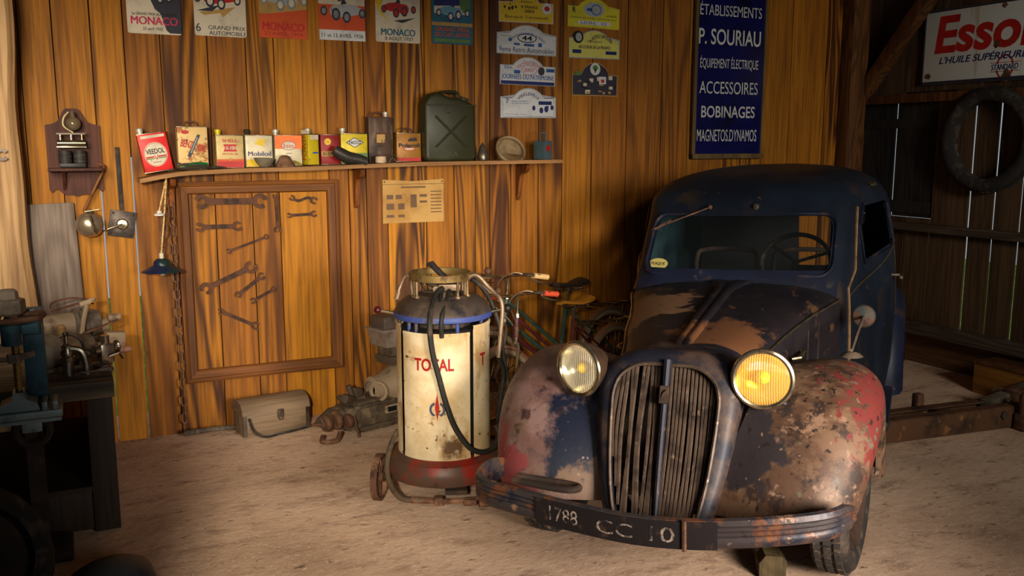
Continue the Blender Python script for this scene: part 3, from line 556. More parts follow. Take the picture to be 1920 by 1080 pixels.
def poster(px0, px1, pyb, base, label, shapes, texts, car):
    x0, x1 = onY(px0, pyb, BY-.006), onY(px1, pyb, BY-.006); w = x1.x-x0.x; h = w*1.33; z0 = (x0.z+x1.z)/2
    t = T('race_poster', label, 'poster', ((x0.x+x1.x)/2, BY-.006, z0+h/2), (0, random.uniform(-.006, .006), 0), 'motor racing posters along the top of the board wall')
    b = B(); b.poly(rrect(-w/2, -h/2, w/2, h/2, .012), -.0005, .004); b.build('metal_sheet', base, t, smooth=0)
    b = B(); ms = []
    for m, pts in shapes:
        if m not in ms: ms.append(m)
        b.m = ms.index(m); b.poly([((x-.5)*w, (y-.5)*h) for x, y in pts], -.0008-.0002*len(b.mi)/40, 0)
    for cx, cz, sc, fl, bm_, tm, hm in car:
        for m in (bm_, tm, hm):
            if m not in ms: ms.append(m)
        racer(b, (cx-.5)*w, (cz-.5)*h, sc*w, ms.index(bm_), ms.index(tm), ms.index(hm), fl)
    b.build('picture', ms, t, smooth=0)
    for m, tx, cx, cz, tw, th, bold in texts:
        b = B(); b.text(tx, (cx-.5)*w, (cz-.5)*h, tw*w, th*h, -.0028, bold=bold); b.build('lettering', m, t, smooth=0)
    return t
full = lambda y0, y1: [(.0, y0), (1, y0), (1, y1), (0, y1)]
poster(240, 341, 64, c_cream, 'cream poster with a blue car and pink lettering, leftmost in the row',
  [(c_sky, full(.78, .97)), (c_dark, [(1, .02), (1, .72), (.32, .72), (.52, .36), (.62, .30), (.72, .06), (.78, .02)])],
  [(c_black, '5e GRAND PRIX AUTOMOBILE', .50, .285, .82, .04, .0), (c_pink, 'MONACO', .50, .19, .86, .115, .03), (c_black, '23 avril 1933', .46, .075, .36, .045, 0)], [(.66, .56, .36, 1, c_blue, c_black, c_silver)])
poster(366, 463, 68.5, c_cream, 'cream poster of a red car before green hills, second from left',
  [(c_sky, full(.74, .97)), (c_green, [(.15, .66), (.3, .74), (.5, .70), (.7, .72), (.7, .62), (.2, .60)]), (c_pink, [(.6, .66), (.85, .74), (1, .70), (1, .60), (.6, .60)]), (c_tan, [(.1, .34), (.8, .44), (.55, .28), (.5, .34), (.2, .30)]), (c_dark, [(.05, .36), (.5, .46), (.35, .36)])],
  [(c_dark, '6', .07, .12, .09, .12, 0), (c_dark, 'GRAND PRIX', .62, .125, .72, .06, 0), (c_dark, 'AUTOMOBILE', .63, .045, .72, .06, 0)], [(.48, .54, .46, -1, c_red, c_dark, c_cream)])
poster(487, 577, 72, c_orange, 'orange poster with a silver white car and red lettering, third from left',
  [(c_tan, full(.36, .97)), (c_yel, [(.1, .7), (.9, .6), (.9, .97), (.1, .97)]), (c_orange, [(0, .34), (.5, .40), (1, .46), (1, .3), (0, .3)])],
  [(c_red, 'MONACO', .5, .175, .86, .125, .025), (c_red, '22 AVRIL 1934', .5, .065, .8, .055, 0)], [(.5, .58, .50, 1, c_silver, c_grey, c_cream)])
poster(599, 685, 76, c_orange, 'poster of a grey car and a red one above a white date strip',
  [(c_white, full(.0, .16)), (c_cream, full(.55, .97)), (c_blue, [(.4, .84), (1, .78), (1, .92), (.4, .95)])],
  [(c_black, '11 et 13 AVRIL 1936', .5, .075, .9, .06, 0)], [(.42, .70, .30, -1, c_red, c_dark, c_silver), (.55, .44, .50, -1, c_silver, c_dark, c_grey)])
poster(705, 788, 80, c_cream, 'pale poster of a red car on a yellow bend with dark blue lettering',
  [(c_yel, [(0, .95), (.55, .95), (.45, .75), (.2, .7), (.1, .5), (.3, .32), (.12, .42), (0, .6)]), (c_teal, [(.6, .9), (1, .88), (1, .97), (.6, .97)]), (c_blue, [(.7, .76), (1, .70), (1, .80), (.7, .82)]), (c_dark, [(.4, .34), (.9, .40), (.6, .31)])],
  [(c_teal, 'MONACO', .5, .16, .76, .105, .03), (c_dark, '8 AOUT 1937', .52, .06, .64, .055, 0)], [(.5, .52, .40, 1, c_red, c_dark, c_red)])
poster(810, 886, 83, c_teal, 'teal edged poster with a pale blue car, rightmost in the row',
  [(c_cream, [(.06, .5), (.94, .5), (.94, .97), (.06, .97)]), (c_navy, [(.06, .62), (.94, .66), (.94, .80), (.06, .74)]), (c_green, [(.7, .55), (.94, .5), (.94, .97), (.66, .97)]), (c_tan, full(.3, .36)), (c_green, [(.06, .03), (.94, .03), (.94, .09), (.06, .09)])],
  [(c_orange, 'GRAND PRIX', .5, .245, .84, .075, .01), (c_orange, 'DU CAP LANTES', .5, .155, .84, .07, .01)], [(.5, .52, .42, 1, c_sky, c_navy, c_cream)])
def plate(px0, px1, pyt, pyb, base, border, label, fn, arch=.5, dome=.30):
    p0, p1 = onY(px0, pyb, BY-.005), onY(px1, pyb, BY-.005); zt = onY((px0+px1)/2, pyt, BY-.005).z; w = p1.x-p0.x; z0 = (p0.z+p1.z)/2; h = zt-z0; hb = h*(1-dome)
    t = T('rally_plate', label, 'rally plate', ((p0.x+p1.x)/2, BY-.005, z0+h/2), (0, random.uniform(-.015, .015), 0), 'rally plates in two columns on the board wall')
    def outl(m):
        r = arch*w*.5; k = h*dome; R = (r*r+k*k)/(2*k); a = math.asin(min(1, r/R)); W2 = w/2-m
        top = [((R-m)*sin(a-2*a*i/14), -h/2+hb+k-R+(R-m)*cos(a-2*a*i/14)) for i in range(15)]
        return [(-W2, -h/2+m), (W2, -h/2+m), (W2, -h/2+hb-m)]+[q for q in top if q[1] > -h/2+hb-m]+[(-W2, -h/2+hb-m)]
    b = B(); b.poly(outl(0), -.001, .004); b.build('plate', border, t, smooth=0)
    b = B(); b.poly(outl(.006), -.0018, 0); b.build('face', base, t, smooth=0)
    fn(t, w, h, hb)
    return t
def put(t, name, m, draws):
    b = B()
    for d in draws: getattr(b, d[0])(*d[1:])
    return b.build(name, m, t, smooth=0)
def txt(t, m, s, x, z, w, h, bold=0., **k): b = B(); b.text(s, x, z, w, h, -.0032, bold=bold, **k); return b.build('lettering', m, t, smooth=0)
def f1(t, w, h, hb):
    txt(t, c_black, '9 MARS', .05*w, .04*h, .30*w, .10*h, .02); txt(t, c_black, '2003', .05*w, -.10*h, .18*w, .10*h, .02); txt(t, c_black, 'Banque Tarneaud', 0, -.32*h, .78*w, .13*h)
    txt(t, c_black, 'Edition', .0, .22*h, .2*w, .07*h)
    b = B(); racer(b, -.30*w, .02*h, .12*w, 0, 0, 0); b.build('car_drawing', c_black, t, smooth=0); put(t, 'badge', c_white, [('ell', .38*w, .02*h, .09*w, .20*h, -.0026, 0)]); put(t, 'emblem', c_red, [('ell', .38*w, .02*h, .05*w, .09*h, -.0031, 0)])
plate(935, 1037, -12, 43, c_yel, c_cream, 'yellow rally plate with a March date, topmost of the left column', f1)
def f2(t, w, h, hb):
    txt(t, c_blue, 'Calandre Sociale du Sarladais', 0, .22*h, .66*w, .09*h, 0, arc=.45*w); put(t, 'oval', c_dark, [('annul', .0, .06*h, .16*w, .16*h, .006, -.0028, 0)]); txt(t, c_black, '44', 0, .06*h, .17*w, .17*h, .02)
    txt(t, c_navy, '9eme Retro Automobiles', 0, -.34*h, .92*w, .18*h); put(t, 'sponsor_marks', c_blue, [('rect', -.22*w, -.19*h, -.12*w, -.12*h, -.0028, 0), ('rect', -.05*w, -.21*h, .12*w, -.13*h, -.0028, 0), ('rect', .19*w, -.21*h, .25*w, -.08*h, -.0028, 0), ('ell', -.28*w, -.02*h, .03*w, .06*h, -.0028, 0)]); txt(t, c_grey, 'EXPERTISES', -.36*w, .10*h, .2*w, .05*h)
plate(931, 1043, 47, 103, c_white, c_silver, 'pale rally plate numbered 44 with blue lettering, under the yellow bank plate', f2, .62)
def f3(t, w, h, hb):
    put(t, 'blue_band', c_navy, [('rect', -.48*w, -.48*h, .48*w, -.36*h, -.0026, 0)]); txt(t, c_blue, 'JOURNEES DU PATRIMOINE', 0, -.24*h, .94*w, .22*h, .01); put(t, 'oval', c_pink, [('annul', .02*w, .04*h, .14*w, .18*h, .003, -.0028, 0)]); txt(t, c_pink, '2007', .02*w, .04*h, .2*w, .13*h)
    txt(t, c_pink, '18 & 19 AOUT ORGNAC', .02*w, .30*h, .46*w, .12*h, 0, arc=.30*w); txt(t, c_blue, '30e', -.36*w, .12*h, .14*w, .13*h); put(t, 'flag', c_blue, [('rect', -.25*w, -.10*h, -.14*w, .02*h, -.0028, 0)]); put(t, 'badge', c_dark, [('ell', .24*w, .02*h, .06*w, .15*h, -.0028, 0)]); put(t, 'stamp', c_blue, [('rect', .33*w, -.0*h, .48*w, .12*h, -.0028, 0)])
plate(937, 1041, 107, 160, c_white, c_silver, 'white rally plate with a blue lower band and pink date', f3, .55)
def f4(t, w, h, hb):
    b = B(); o = [(-.46*w, -.45*h), (.46*w, -.45*h), (.46*w, .16*h), (-.46*w, .16*h)]
    for p, q in zip(o[:3]+[o[3]], o[1:]+o[:1]):
        if p[1] == q[1] == .16*h: b.rect(-.46*w, .155*h, -.28*w, .175*h, -.0026, 0); b.rect(.28*w, .155*h, .46*w, .175*h, -.0026, 0)
        else: b.rect(min(p[0], q[0])-.0008, min(p[1], q[1])-.0008, max(p[0], q[0])+.0008, max(p[1], q[1])+.0008, -.0026, 0)
    b.build('border_line', c_navy, t, smooth=0); txt(t, c_navy, 'VIEILLEVILLE', 0, .30*h, .42*w, .10*h, .01, arc=.26*w); txt(t, c_navy, '7', -.38*w, .06*h, .06*w, .16*h); txt(t, c_blue, 'Concentration', -.16*w, .06*h, .28*w, .05*h); txt(t, c_blue, 'de Vehicules Anciens', -.15*w, -.01*h, .30*w, .05*h)
    b = B(); racer(b, .25*w, -.16*h, .20*w, 0, 0, 0); b.rect(.18*w, -.06*h, .42*w, .06*h, -.0026, 0); b.build('car_silhouette', c_navy, t, smooth=0); txt(t, c_navy, 'Dimanche 3 Juin', -.22*w, -.38*h, .38*w, .05*h)
plate(938, 1042, 165, 221, c_white, c_silver, 'white rally plate with a blue vintage car silhouette, lowest of the left column', f4, .55)
def f5(t, w, h, hb):
    put(t, 'oval_picture', c_silver, [('ell', 0, .12*h, .20*w, .24*h, -.0028, 0)]); put(t, 'wheel_drawing', c_blue, [('annul', .04*w, .12*h, .10*w, .18*h, .006, -.0032, 0), ('rect', -.14*w, .06*h, -.04*w, .16*h, -.0032, 0)]); txt(t, c_black, 'R', -.38*w, .08*h, .06*w, .18*h, .03); txt(t, c_dark, 'Amicale des Vieilles voitures du pays', 0, -.18*h, .86*w, .07*h); put(t, 'white_strip', c_white, [('rect', -.30*w, -.40*h, .32*w, -.27*h, -.0028, 0)]); txt(t, c_navy, 'LION   22', 0, -.335*h, .5*w, .09*h); txt(t, c_black, 'AUTORETRO', .34*w, -.06*h, .2*w, .06*h)
plate(1064, 1161, -3, 53, pt('print_lemon', (208, 194, 40)), pt('print_lemon_edge', (196, 184, 48)), 'lemon yellow rally plate with an oval wheel picture, topmost of the right column', f5, .62)
def f6(t, w, h, hb):
    put(t, 'portrait_roundel', c_black, [('ell', -.32*w, .24*h, .10*w, .22*h, -.0028, 0)]); put(t, 'portrait', c_silver, [('ell', -.31*w, .24*h, .06*w, .15*h, -.0032, 0)]); txt(t, c_black, '4e RETRO LIMOUSIN', .12*w, .30*h, .50*w, .13*h, .01, arc=.30*w); txt(t, c_black, 'AU COEUR DE LA FRANCE', 0, -.10*h, .62*w, .11*h, .02); txt(t, c_dark, '18 et 19 MAI 2013', 0, .10*h, .3*w, .06*h); put(t, 'sponsor_marks', c_navy, [('rect', -.43*w, -.33*h, -.26*w, -.20*h, -.0028, 0), ('rect', .22*w, -.34*h, .44*w, -.22*h, -.0028, 0)])
plate(1066, 1161, 57, 110, pt('print_pale_yellow', (206, 198, 96)), c_silver, 'pale yellow rally plate with a round black portrait at its upper left', f6, .62)
def f7(t, w, h, hb):
    b = B(); r_ = random.Random(3)
    for i in range(26): x, z = r_.uniform(-.46, .40)*w, r_.uniform(-.47, .0)*h; b.m = i % 4; b.rect(x, z, x+r_.uniform(.05, .12)*w, z+r_.uniform(.05, .12)*h, -.0022-.00003*i, 0)
    b.build('village_picture', [c_cream, c_tan, c_black, c_dark], t, smooth=0); put(t, 'tree_badge', c_white, [('ell', .0, .30*h, .11*w, .18*h, -.0034, 0)]); put(t, 'tree_emblem', c_green, [('ell', 0, .34*h, .06*w, .08*h, -.0038, 0), ('rect', -.008, .20*h, .008, .3*h, -.0038, 0)]); put(t, 'white_tag', c_white, [('rect', .09*w, -.14*h, .24*w, .08*h, -.0034, 0)]); put(t, 'red_mark', c_red, [('rect', .13*w, -.10*h, .2*w, .0*h, -.0038, 0)]); put(t, 'green_tag', c_green, [('rect', -.44*w, .10*h, -.32*w, .22*h, -.0034, 0)]); txt(t, c_black, 'RALLYE', .24*w, .24*h, .14*w, .1*h, rot=-.8)
plate(1072, 1157, 117, 180, c_dark, c_tan, 'dark rally plate with a village picture and green tree badge', f7, .62, .36)
# ---- tall blue enamel sign in a timber frame
p0, p1 = onY(1296, 298, BY-.03), onY(1428, 292, BY-.03); w = p1.x-p0.x; h = 1.26; zc = p0.z+h/2
m_sign = layered('blue_enamel', (14, 16, 74), [((8, 10, 40), 5, .5, .7, 1)], .25, 0, .0, spec=.5)
m_frm = wood('grey_frame_wood', (132, 108, 64), (100, 78, 46), (46, 34, 20), sc=(9, 9, 1), rings=4)
t = T('enamel_sign', 'tall blue enamel shop sign with white capitals in a timber frame above the car', 'sign', ((p0.x+p1.x)/2, BY-.03, zc))
b = B(); b.box(0, .01, 0, w-.03, .012, h-.02); b.build('panel', m_sign, t)
for nm, a in (('frame_rail', (0, .005, -h/2+.018, w, .045, .036)), ('frame_rail', (0, .005, h/2-.018, w, .045, .036)), ('frame_rail', (-w/2+.014, .008, 0, .028, .03, h)), ('frame_rail', (w/2-.010, .008, 0, .02, .03, h))):
    b = B(); b.box(*a, bev=.004); b.build(nm, m_frm, t)
xc = lambda a: onY(a, 150, BY-.03).x-(p0.x+p1.x)/2
for s_, a, c, py, hh, wd in (('ÉTABLISSEMENTS', 1306, 1424, 18, .092, 0), ('P. SOURIAU', 1305, 1424, 70, .108, .01), ('ÉQUIPEMENT ÉLECTRIQUE', 1309, 1421, 119, .094, 0), ('ACCESSOIRES', 1309, 1422, 165, .085, 0), ('BOBINAGES', 1314, 1418, 210, .082, .01), ('MAGNETOS.DYNAMOS', 1307, 1423, 254, .084, 0)):
    z = onY((a+c)/2, py, BY-.03).z-zc; b = B(); b.text(s_, (xc(a)+xc(c))/2+.008, z, (xc(c)-xc(a))*.97, hh, .003, bold=wd); b.build('lettering', pt('enamel_white', (196, 196, 188)), t, smooth=0)
# ---- white enamel oil sign on the right wall
pa, pb = onX(1727, 161, RX-.03), onX(1930, 146, RX-.03); w = (pa.y-pb.y)*1.06; h = onX(1730, 24, RX-.03).z-pa.z
m_en = layered('white_enamel', (202, 204, 196), [((170, 146, 96), 2.6, .58, .70, 3, (3, 1, .35)), ((92, 56, 26), 7, .68, .72, 6), ((60, 34, 18), 3, .74, .77, 5)], .35, 0, .02)
t = T('enamel_sign', 'white enamel motor oil sign with large red lettering high on the right wall', 'sign', (RX-.03, pa.y-w/2, pa.z+h/2), (0, .0, -pi/2))
b = B(); b.box(0, .006, 0, w, .012, h, bev=.003); b.build('panel', m_en, t)
for a in ((0, .003, -h/2+.012, w, .016, .022), (0, .003, h/2-.008, w, .016, .012), (-w/2+.006, .003, 0, .010, .016, h)):
    b = B(); b.box(*a); b.build('edge_band', c_dark, t)
for m, s_, x, z, tw, th, bo, sh in ((c_red, 'Essol', .03*w, .16*h, .84*w, .50*h, .05, .12), (c_navy, "L'HUILE SUPÉRIEURE", .04*w, -.17*h, .76*w, .115*h, .012, .25), (c_navy, 'STANDARD', .24*w, -.33*h, .22*w, .075*h, .01, .1)):
    b = B(); b.text(s_, x, z, tw, th, -.002, bold=bo, shear=sh); b.build('lettering', m, t, smooth=0)
b = B(); b.annul(.24*w, -.33*h, .072*w, .155*h, .010, -.0016, 0, 24, .28, pi-.28); b.annul(.24*w, -.33*h, .072*w, .155*h, .010, -.0016, 0, 24, pi+.28, 2*pi-.28)
for z in (-.275, -.385): b.rect(.12*w, z*h-.002, .36*w, z*h+.002, -.0016, 0)
b.build('roundel', c_red, t, smooth=0)
for x, z, r in ((.16, -.03, .05), (.26, -.44, .07), (-.44, -.38, .05), (.2, .44, .035), (.27, -.02, .02)):
    b = B(); b.poly([(x*w+r*h*(.7+.5*random.random())*cos(k*.524), z*h+r*h*(.7+.5*random.random())*sin(k*.524)) for k in range(12)], -.0024, 0); b.build('rust_chip', m_rust, t, smooth=0)
# ---- tyre hung on the right wall
c = onX(1850, 262, RX-.09); t = T('tyre_ring', 'narrow old tyre hanging on the plank wall beneath the white oil sign', 'tyre', (RX-.075, c.y, c.z), (0, .0, 0))
b = B(); pr = [(.262, -.035), (.285, -.05), (.32, -.052), (.345, -.036), (.352, 0), (.345, .036), (.32, .052), (.285, .05), (.262, .035), (.268, 0)]
b.lathe(pr+[pr[0]], 56, Mx.Rotation(rad(90), 4, 'Y')); b.build('casing', m_rub, t, smooth=50)
b = B()
for k in range(48): a = 2*pi*k/48; b.box(0, .350*cos(a), .350*sin(a), .05, .03, .010, rot=(a-pi/2, 0, 0))
b.build('tread', m_rub, t, smooth=0)
# ---- paper chart
p0, p1, pb = onY(716, 337, BY-.004), onY(831, 337, BY-.004), onY(774, 417, BY-.004); w, h = p1.x-p0.x, p0.z-pb.z; t = T('paper_chart', 'aged tan wall chart with small diagrams pinned under the shelf', 'poster', ((p0.x+p1.x)/2, BY-.004, (p0.z+pb.z)/2))
m_paper = layered('aged_paper', (186, 146, 84), [((160, 116, 58), 4, .45, .65, 1), ((120, 84, 42), 18, .64, .74, 3)], .8)
b = B(); b.grid([[(-w/2+w*i/10, -.002-.006*abs(i/5-1)**2*(1 if j > 5 else .3), -h/2+h*j/8-(.012*(1-abs(i/5-1)) if j == 8 else 0)) for j in range(9)] for i in range(11)], flip=True); o = b.build('sheet', m_paper, t); sd = o.modifiers.new('s', 'SOLIDIFY'); sd.thickness = .0015; sd.offset = 1; bake(o)
b = B(); m_ink = pt('sepia_ink', (96, 66, 34))
for x, z, ww, hh in ((-.38, .1, .1, .1), (-.24, .1, .1, .1), (-.38, -.12, .12, .14), (-.2, -.12, .10, .14), (.0, .0, .1, .3), (.16, .12, .12, .06), (.16, -.02, .12, .05), (-.38, -.34, .12, .06), (-.2, -.34, .1, .06)): b.rect((x-ww/2)*w, (z-hh/2)*h, (x+ww/2)*w, (z+hh/2)*h, -.0055, -.004)
for k in range(7): b.rect(.28*w, (.2-.08*k)*h, .46*w, (.222-.08*k)*h, -.0062, -.005)
b.rect(-.2*w, .30*h, .2*w, .335*h, -.005, -.0035); b.rect(-.5*w, .385*h, .5*w, .395*h, -.0095, -.007); b.build('diagrams', m_ink, t, smooth=0)
for s in (-1, 1): b = B(); b.ball((s*(w/2-.012), -.012, h/2-.014), .005, 8); b.build('pin', m_rust, t)
# ---- long shelf with wooden brackets
SY0 = 5.045
m_shelf = wood('pale_shelf_wood', (190, 140, 84), (150, 104, 58), (84, 54, 28), sc=(.7, 8, 8), rings=4, grain=.4, fine=(2, 60, 60))
m_oldw = wood('brown_bracket_wood', (150, 86, 34), (112, 60, 22), (54, 28, 10), sc=(8, 8, 1), rings=4)
SHP = [onY(px, py, SY0) for px, py in ((262, 336), (300, 328), (345, 321), (450, 316), (560, 313), (800, 303.5), (1055, 299))]
def shelf_z(x):
    for p, q in zip(SHP, SHP[1:]):
        if x <= q.x: return p.z+(q.z-p.z)*(x-p.x)/(q.x-p.x)
    return SHP[-1].z
t = T('wall_shelf', 'long pale wooden shelf carrying old oil cans on the board wall', 'shelf', (0, 0, 0))
b = B(); xs_ = [SHP[0].x+(SHP[-1].x-SHP[0].x)*i/40 for i in range(41)]
b.grid([[(x, SY0+.006*sin(9*x), shelf_z(x)), (x, BY-.001, shelf_z(x)), (x, BY-.001, shelf_z(x)-.022), (x, SY0+.006*sin(9*x), shelf_z(x)-.022)] for x in xs_], cv=True, flip=True); k = len(b.v); b.f += [(0, 1, 2, 3), (k-1, k-2, k-3, k-4)]; b.mi += [0, 0]; b.build('board', m_shelf, t)
for px in (322, 676, 985):
    x = onY(px, 330, 5.15).x; z = shelf_z(x)-.023; b = B(); s_ = crom([(0, 0, 0), (.15, -.01, 0), (.13, -.05, 0), (.07, -.07, 0), (.045, -.13, 0), (.03, -.20, 0), (0, -.24, 0)], 4); b.add([(x+d, BY-.001-p.x, z+p.y) for d in (-.014, .014) for p in s_], [tuple(range(len(s_))), tuple(range(2*len(s_)-1, len(s_)-1, -1))]+[(i, i+len(s_), (i+1) % len(s_)+len(s_), (i+1) % len(s_)) for i in range(len(s_))]); b.build('bracket', m_oldw, t)
# ---- cans on the shelf
def can(label, px0, px1, pyt, body, faces, texts, cap=None, d=.085, y=5.155, tilt=0., bev=.008, name='oil_can', group='oil cans on the long shelf', yaw=0., handle=False, fx=0.):
    x0, x1 = onY(px0, 290, y).x, onY(px1, 290, y).x; xc_ = (x0+x1)/2; w = x1-x0; z0 = shelf_z(xc_)+.001; h = onY((px0+px1)/2, pyt, y).z-z0
    t = T(name, label, 'oil can', (xc_, y, z0+(abs(sin(tilt))*w/2 if tilt else 0)), (0, tilt, yaw), group)
    b = B(); b.box(0, d/2, h/2, w, d, h, bev=bev); b.build('can_body', body, t)
    for z_ in (h-.002, .003): b = B(); b.box(0, d/2, z_, w+.003, d+.003, .006, bev=.0028); b.build('rim_seam', m_chr if handle != 2 else m_rust, t)
    if faces:
        b = B(); ms = []
        for i, (m, kind, *a) in enumerate(faces):
            if m not in ms: ms.append(m)
            b.m = ms.index(m); yy = -.0012-.0002*i
            if kind == 'r': b.rect((a[0]-.5)*w, a[1]*h, (a[2]-.5)*w, a[3]*h, yy, .002)
            elif kind == 'e': b.ell((a[0]-.5)*w, a[1]*h, a[2]*w, a[3]*h, yy, .002)
            else: b.poly([((x-.5)*w, z*h) for x, z in a[0]], yy, .002)
        b.build('label_print', ms, t, smooth=0)
    for m, s_, cx, cz, tw, th, bo, *ex in texts:
        b = B(); b.text(s_, (cx-.5)*w, cz*h, tw*w, th*h, -.0045, bold=bo, rot=ex[0] if ex else 0); b.build('lettering', m, t, smooth=0)
    if cap: b = B(); cx = (cap[0]-.5)*w; b.lathe([(.015, h), (.015, h+.01), (.018, h+.012), (.018, h+.028), (.014, h+.031), (.001, h+.032)], 16, Mx.Translation((cx, d/2, 0))); b.build('cap', cap[1], t)
    if handle: b = B(); b.tube(crom([(-.04+fx, d/2, h), (-.03+fx, d/2, h+.02), (.02+fx, d/2, h+.024), (.035+fx, d/2, h)], 5), .005, 8); b.build('handle', m_rust, t)
    return t
dk = lambda n, c: layered(n, c, [(tuple(int(v*.75) for v in c), 8, .5, .68, 2), ((110, 70, 36), 22, .64, .72, 4)], .4, .15, .05)
t_red, t_tan, t_ivory, t_orange, t_yellow, t_dred = dk('red_tin', (206, 30, 26)), dk('tan_tin', (186, 160, 104)), dk('ivory_tin', (196, 182, 150)), dk('orange_tin', (220, 100, 26)), dk('yellow_tin', (196, 172, 30)), dk('dark_red_tin', (128, 18, 18))
t_rusty = layered('rust_spotted_cream_tin', (206, 172, 110), [((150, 90, 40), 14, .56, .62, 1), ((90, 50, 26), 24, .60, .66, 2)], .5, .1, .08)
t_brown = layered('brown_stained_tin', (74, 54, 40), [((110, 92, 74), 8, .5, .64, 1, (2, 2, .5)), ((40, 28, 20), 9, .52, .66, 3)], .45, .4, .1)
t_olive = layered('olive_drab_paint', (48, 48, 28), [((60, 60, 40), 4, .5, .65, 1), ((84, 60, 34), 12, .66, .74, 2)], .4, .1, .06)
m_capw = plain('pale_screw_cap', (196, 186, 166), .4, .3)
# leaning red one
can('bright red oil can with a white disc, leaning at the left end of the shelf', 270, 325, 252, t_red, [(c_cream, 'e', .5, .45, .40, .31), (c_red, 'e', .5, .45, .385, .295), (c_cream, 'e', .5, .45, .37, .285), (c_cream, 'r', .1, .87, .92, .94), (c_red, 'r', .15, .37, .85, .41), (c_green, 'r', .15, .335, .85, .36), (c_cream, 'p', [(.40, .44), (.60, .44), (.52, .30), (.48, .30)])], [(c_black, 'VEEDOL', .5, .53, .64, .13, .02), (c_red, 'V', .5, .37, .15, .14, 0), (c_black, 'MOTOR OIL', .5, .25, .28, .035, 0)], (.15, m_capw), tilt=rad(-9))
can('tall rust spotted cream can with diagonal red lettering and a green foot', 334, 391, 237, t_rusty, [(c_green, 'r', .03, .02, .97, .15), (c_dark, 'p', [(.30, .32), (.66, .82), (.76, .80), (.40, .28)]), (c_grey, 'p', [(.40, .40), (.64, .76), (.68, .74), (.44, .38)]), (c_red, 'e', .26, .87, .13, .045), (c_tan, 'r', .66, .32, .95, .36)], [(c_red, 'BENZ', .30, .60, .40, .17, .02, -.2), (c_red, 'OIL', .80, .50, .32, .16, .02, -.2)], None, handle=True)
can('tan motor oil can with red printing above a red and orange foot', 406, 458, 253, t_tan, [(c_red, 'r', .02, .02, .98, .20), (c_orange, 'r', .02, .20, .98, .27), (c_tan, 'e', .5, .27, .07, .04), (c_red, 'p', [(.25, .50), (.32, .61), (.25, .72), (.75, .72), (.68, .61), (.75, .50)])], [(c_red, 'SHELL', .5, .83, .56, .10, .01), (c_cream, 'X-100', .5, .61, .34, .11, .02), (c_red, 'MOTOR OIL', .5, .43, .56, .06, 0)], (.12, t_yellow))
can('off-white oil can with blue lettering and a yellow winged mark', 461, 512, 253, t_ivory, [(c_yel, 'p', [(.30, .72), (.45, .80), (.42, .88), (.78, .86), (.70, .78), (.76, .74), (.66, .72), (.70, .60), (.60, .66), (.50, .68), (.42, .70)]), (c_yel, 'p', [(.02, .02), (.55, .02), (.30, .24), (.02, .24)])], [(c_navy, 'Mobiloil', .5, .42, .84, .14, .02)], (.12, m_dirt))
can('orange and cream oil can with a small oval badge', 516, 567, 253, t_ivory, [(t_orange, 'r', .01, .56, .99, .985), (c_navy, 'e', .5, .66, .265, .145), (c_cream, 'e', .5, .66, .25, .13), (c_grey, 'r', .40, .40, .62, .43), (c_grey, 'r', .42, .30, .60, .32)], [(c_red, 'Esso', .5, .66, .38, .13, .0)], (.10, m_capw))
t = can('narrow golden yellow can turned corner-on with a pale printed side', 577, 600, 251, t_yellow, [(c_cream, 'r', .2, .82, .95, .97), (c_blue, 'r', .4, .38, .9, .43)], [], (.35, m_capw), d=.08, y=5.155, yaw=rad(18))
b = B(); hh = .2; b.box(-.0335, .042, .105, .002, .07, .19); b.build('side_panel', c_cream, t); b = B(); b.X = Mx.Translation((-.0352, .042, .105)) @ Mx.Rotation(-pi/2, 4, 'Z'); b.text('POWER', 0, 0, .15, .04, 0, rot=pi/2); b.build('lettering', c_red, t, smooth=0)
can('dark red oil can with a round yellow emblem behind the black horn', 602, 638, 252, t_dred, [(c_yel, 'e', .36, .76, .17, .11), (c_tan, 'r', .02, .28, .6, .45)], [(c_dred if False else c_red, 'OIL', .36, .76, .18, .05, 0), (c_black, 'X-10', .3, .365, .5, .13, .02)], None)
can('yellow and green oil can with a black diamond badge', 640, 690, 250, t_yellow, [(c_green, 'r', .02, .02, .98, .36), (c_black, 'p', [(.18, .70), (.5, .87), (.85, .70), (.5, .53)]), (c_white, 'p', [(.23, .70), (.5, .845), (.80, .70), (.5, .555)])], [(c_black, 'YACCO', .5, .70, .46, .11, .03), (c_yel, 'HUILE', .5, .2, .5, .1, 0)], (.14, m_capw))
can('tall brown stained fuel tin with a small tan label', 692, 738, 219, t_brown, [(m_rust, 'r', .28, .40, .72, .66), (c_tan, 'r', .32, .44, .66, .62)], [(c_black, '10', .62, .47, .2, .08, 0)], (.8, m_capw), d=.095, handle=2)
can('amber and black oil can with a red mark beside the green jerrycan', 744, 790, 249, dk('amber_tin', (150, 100, 30)), [(c_red, 'r', .02, .02, .98, .14), (c_red, 'p', [(.22, .48), (.80, .48), (.66, .39), (.36, .39)]), (c_cream, 'p', [(.28, .468), (.74, .468), (.63, .41), (.39, .41)]), (c_black, 'p', [(.45, .70), (.85, .72), (.8, .84), (.5, .80)])], [(c_black, 'Polaroil', .5, .57, .84, .14, .03)], None, handle=True)
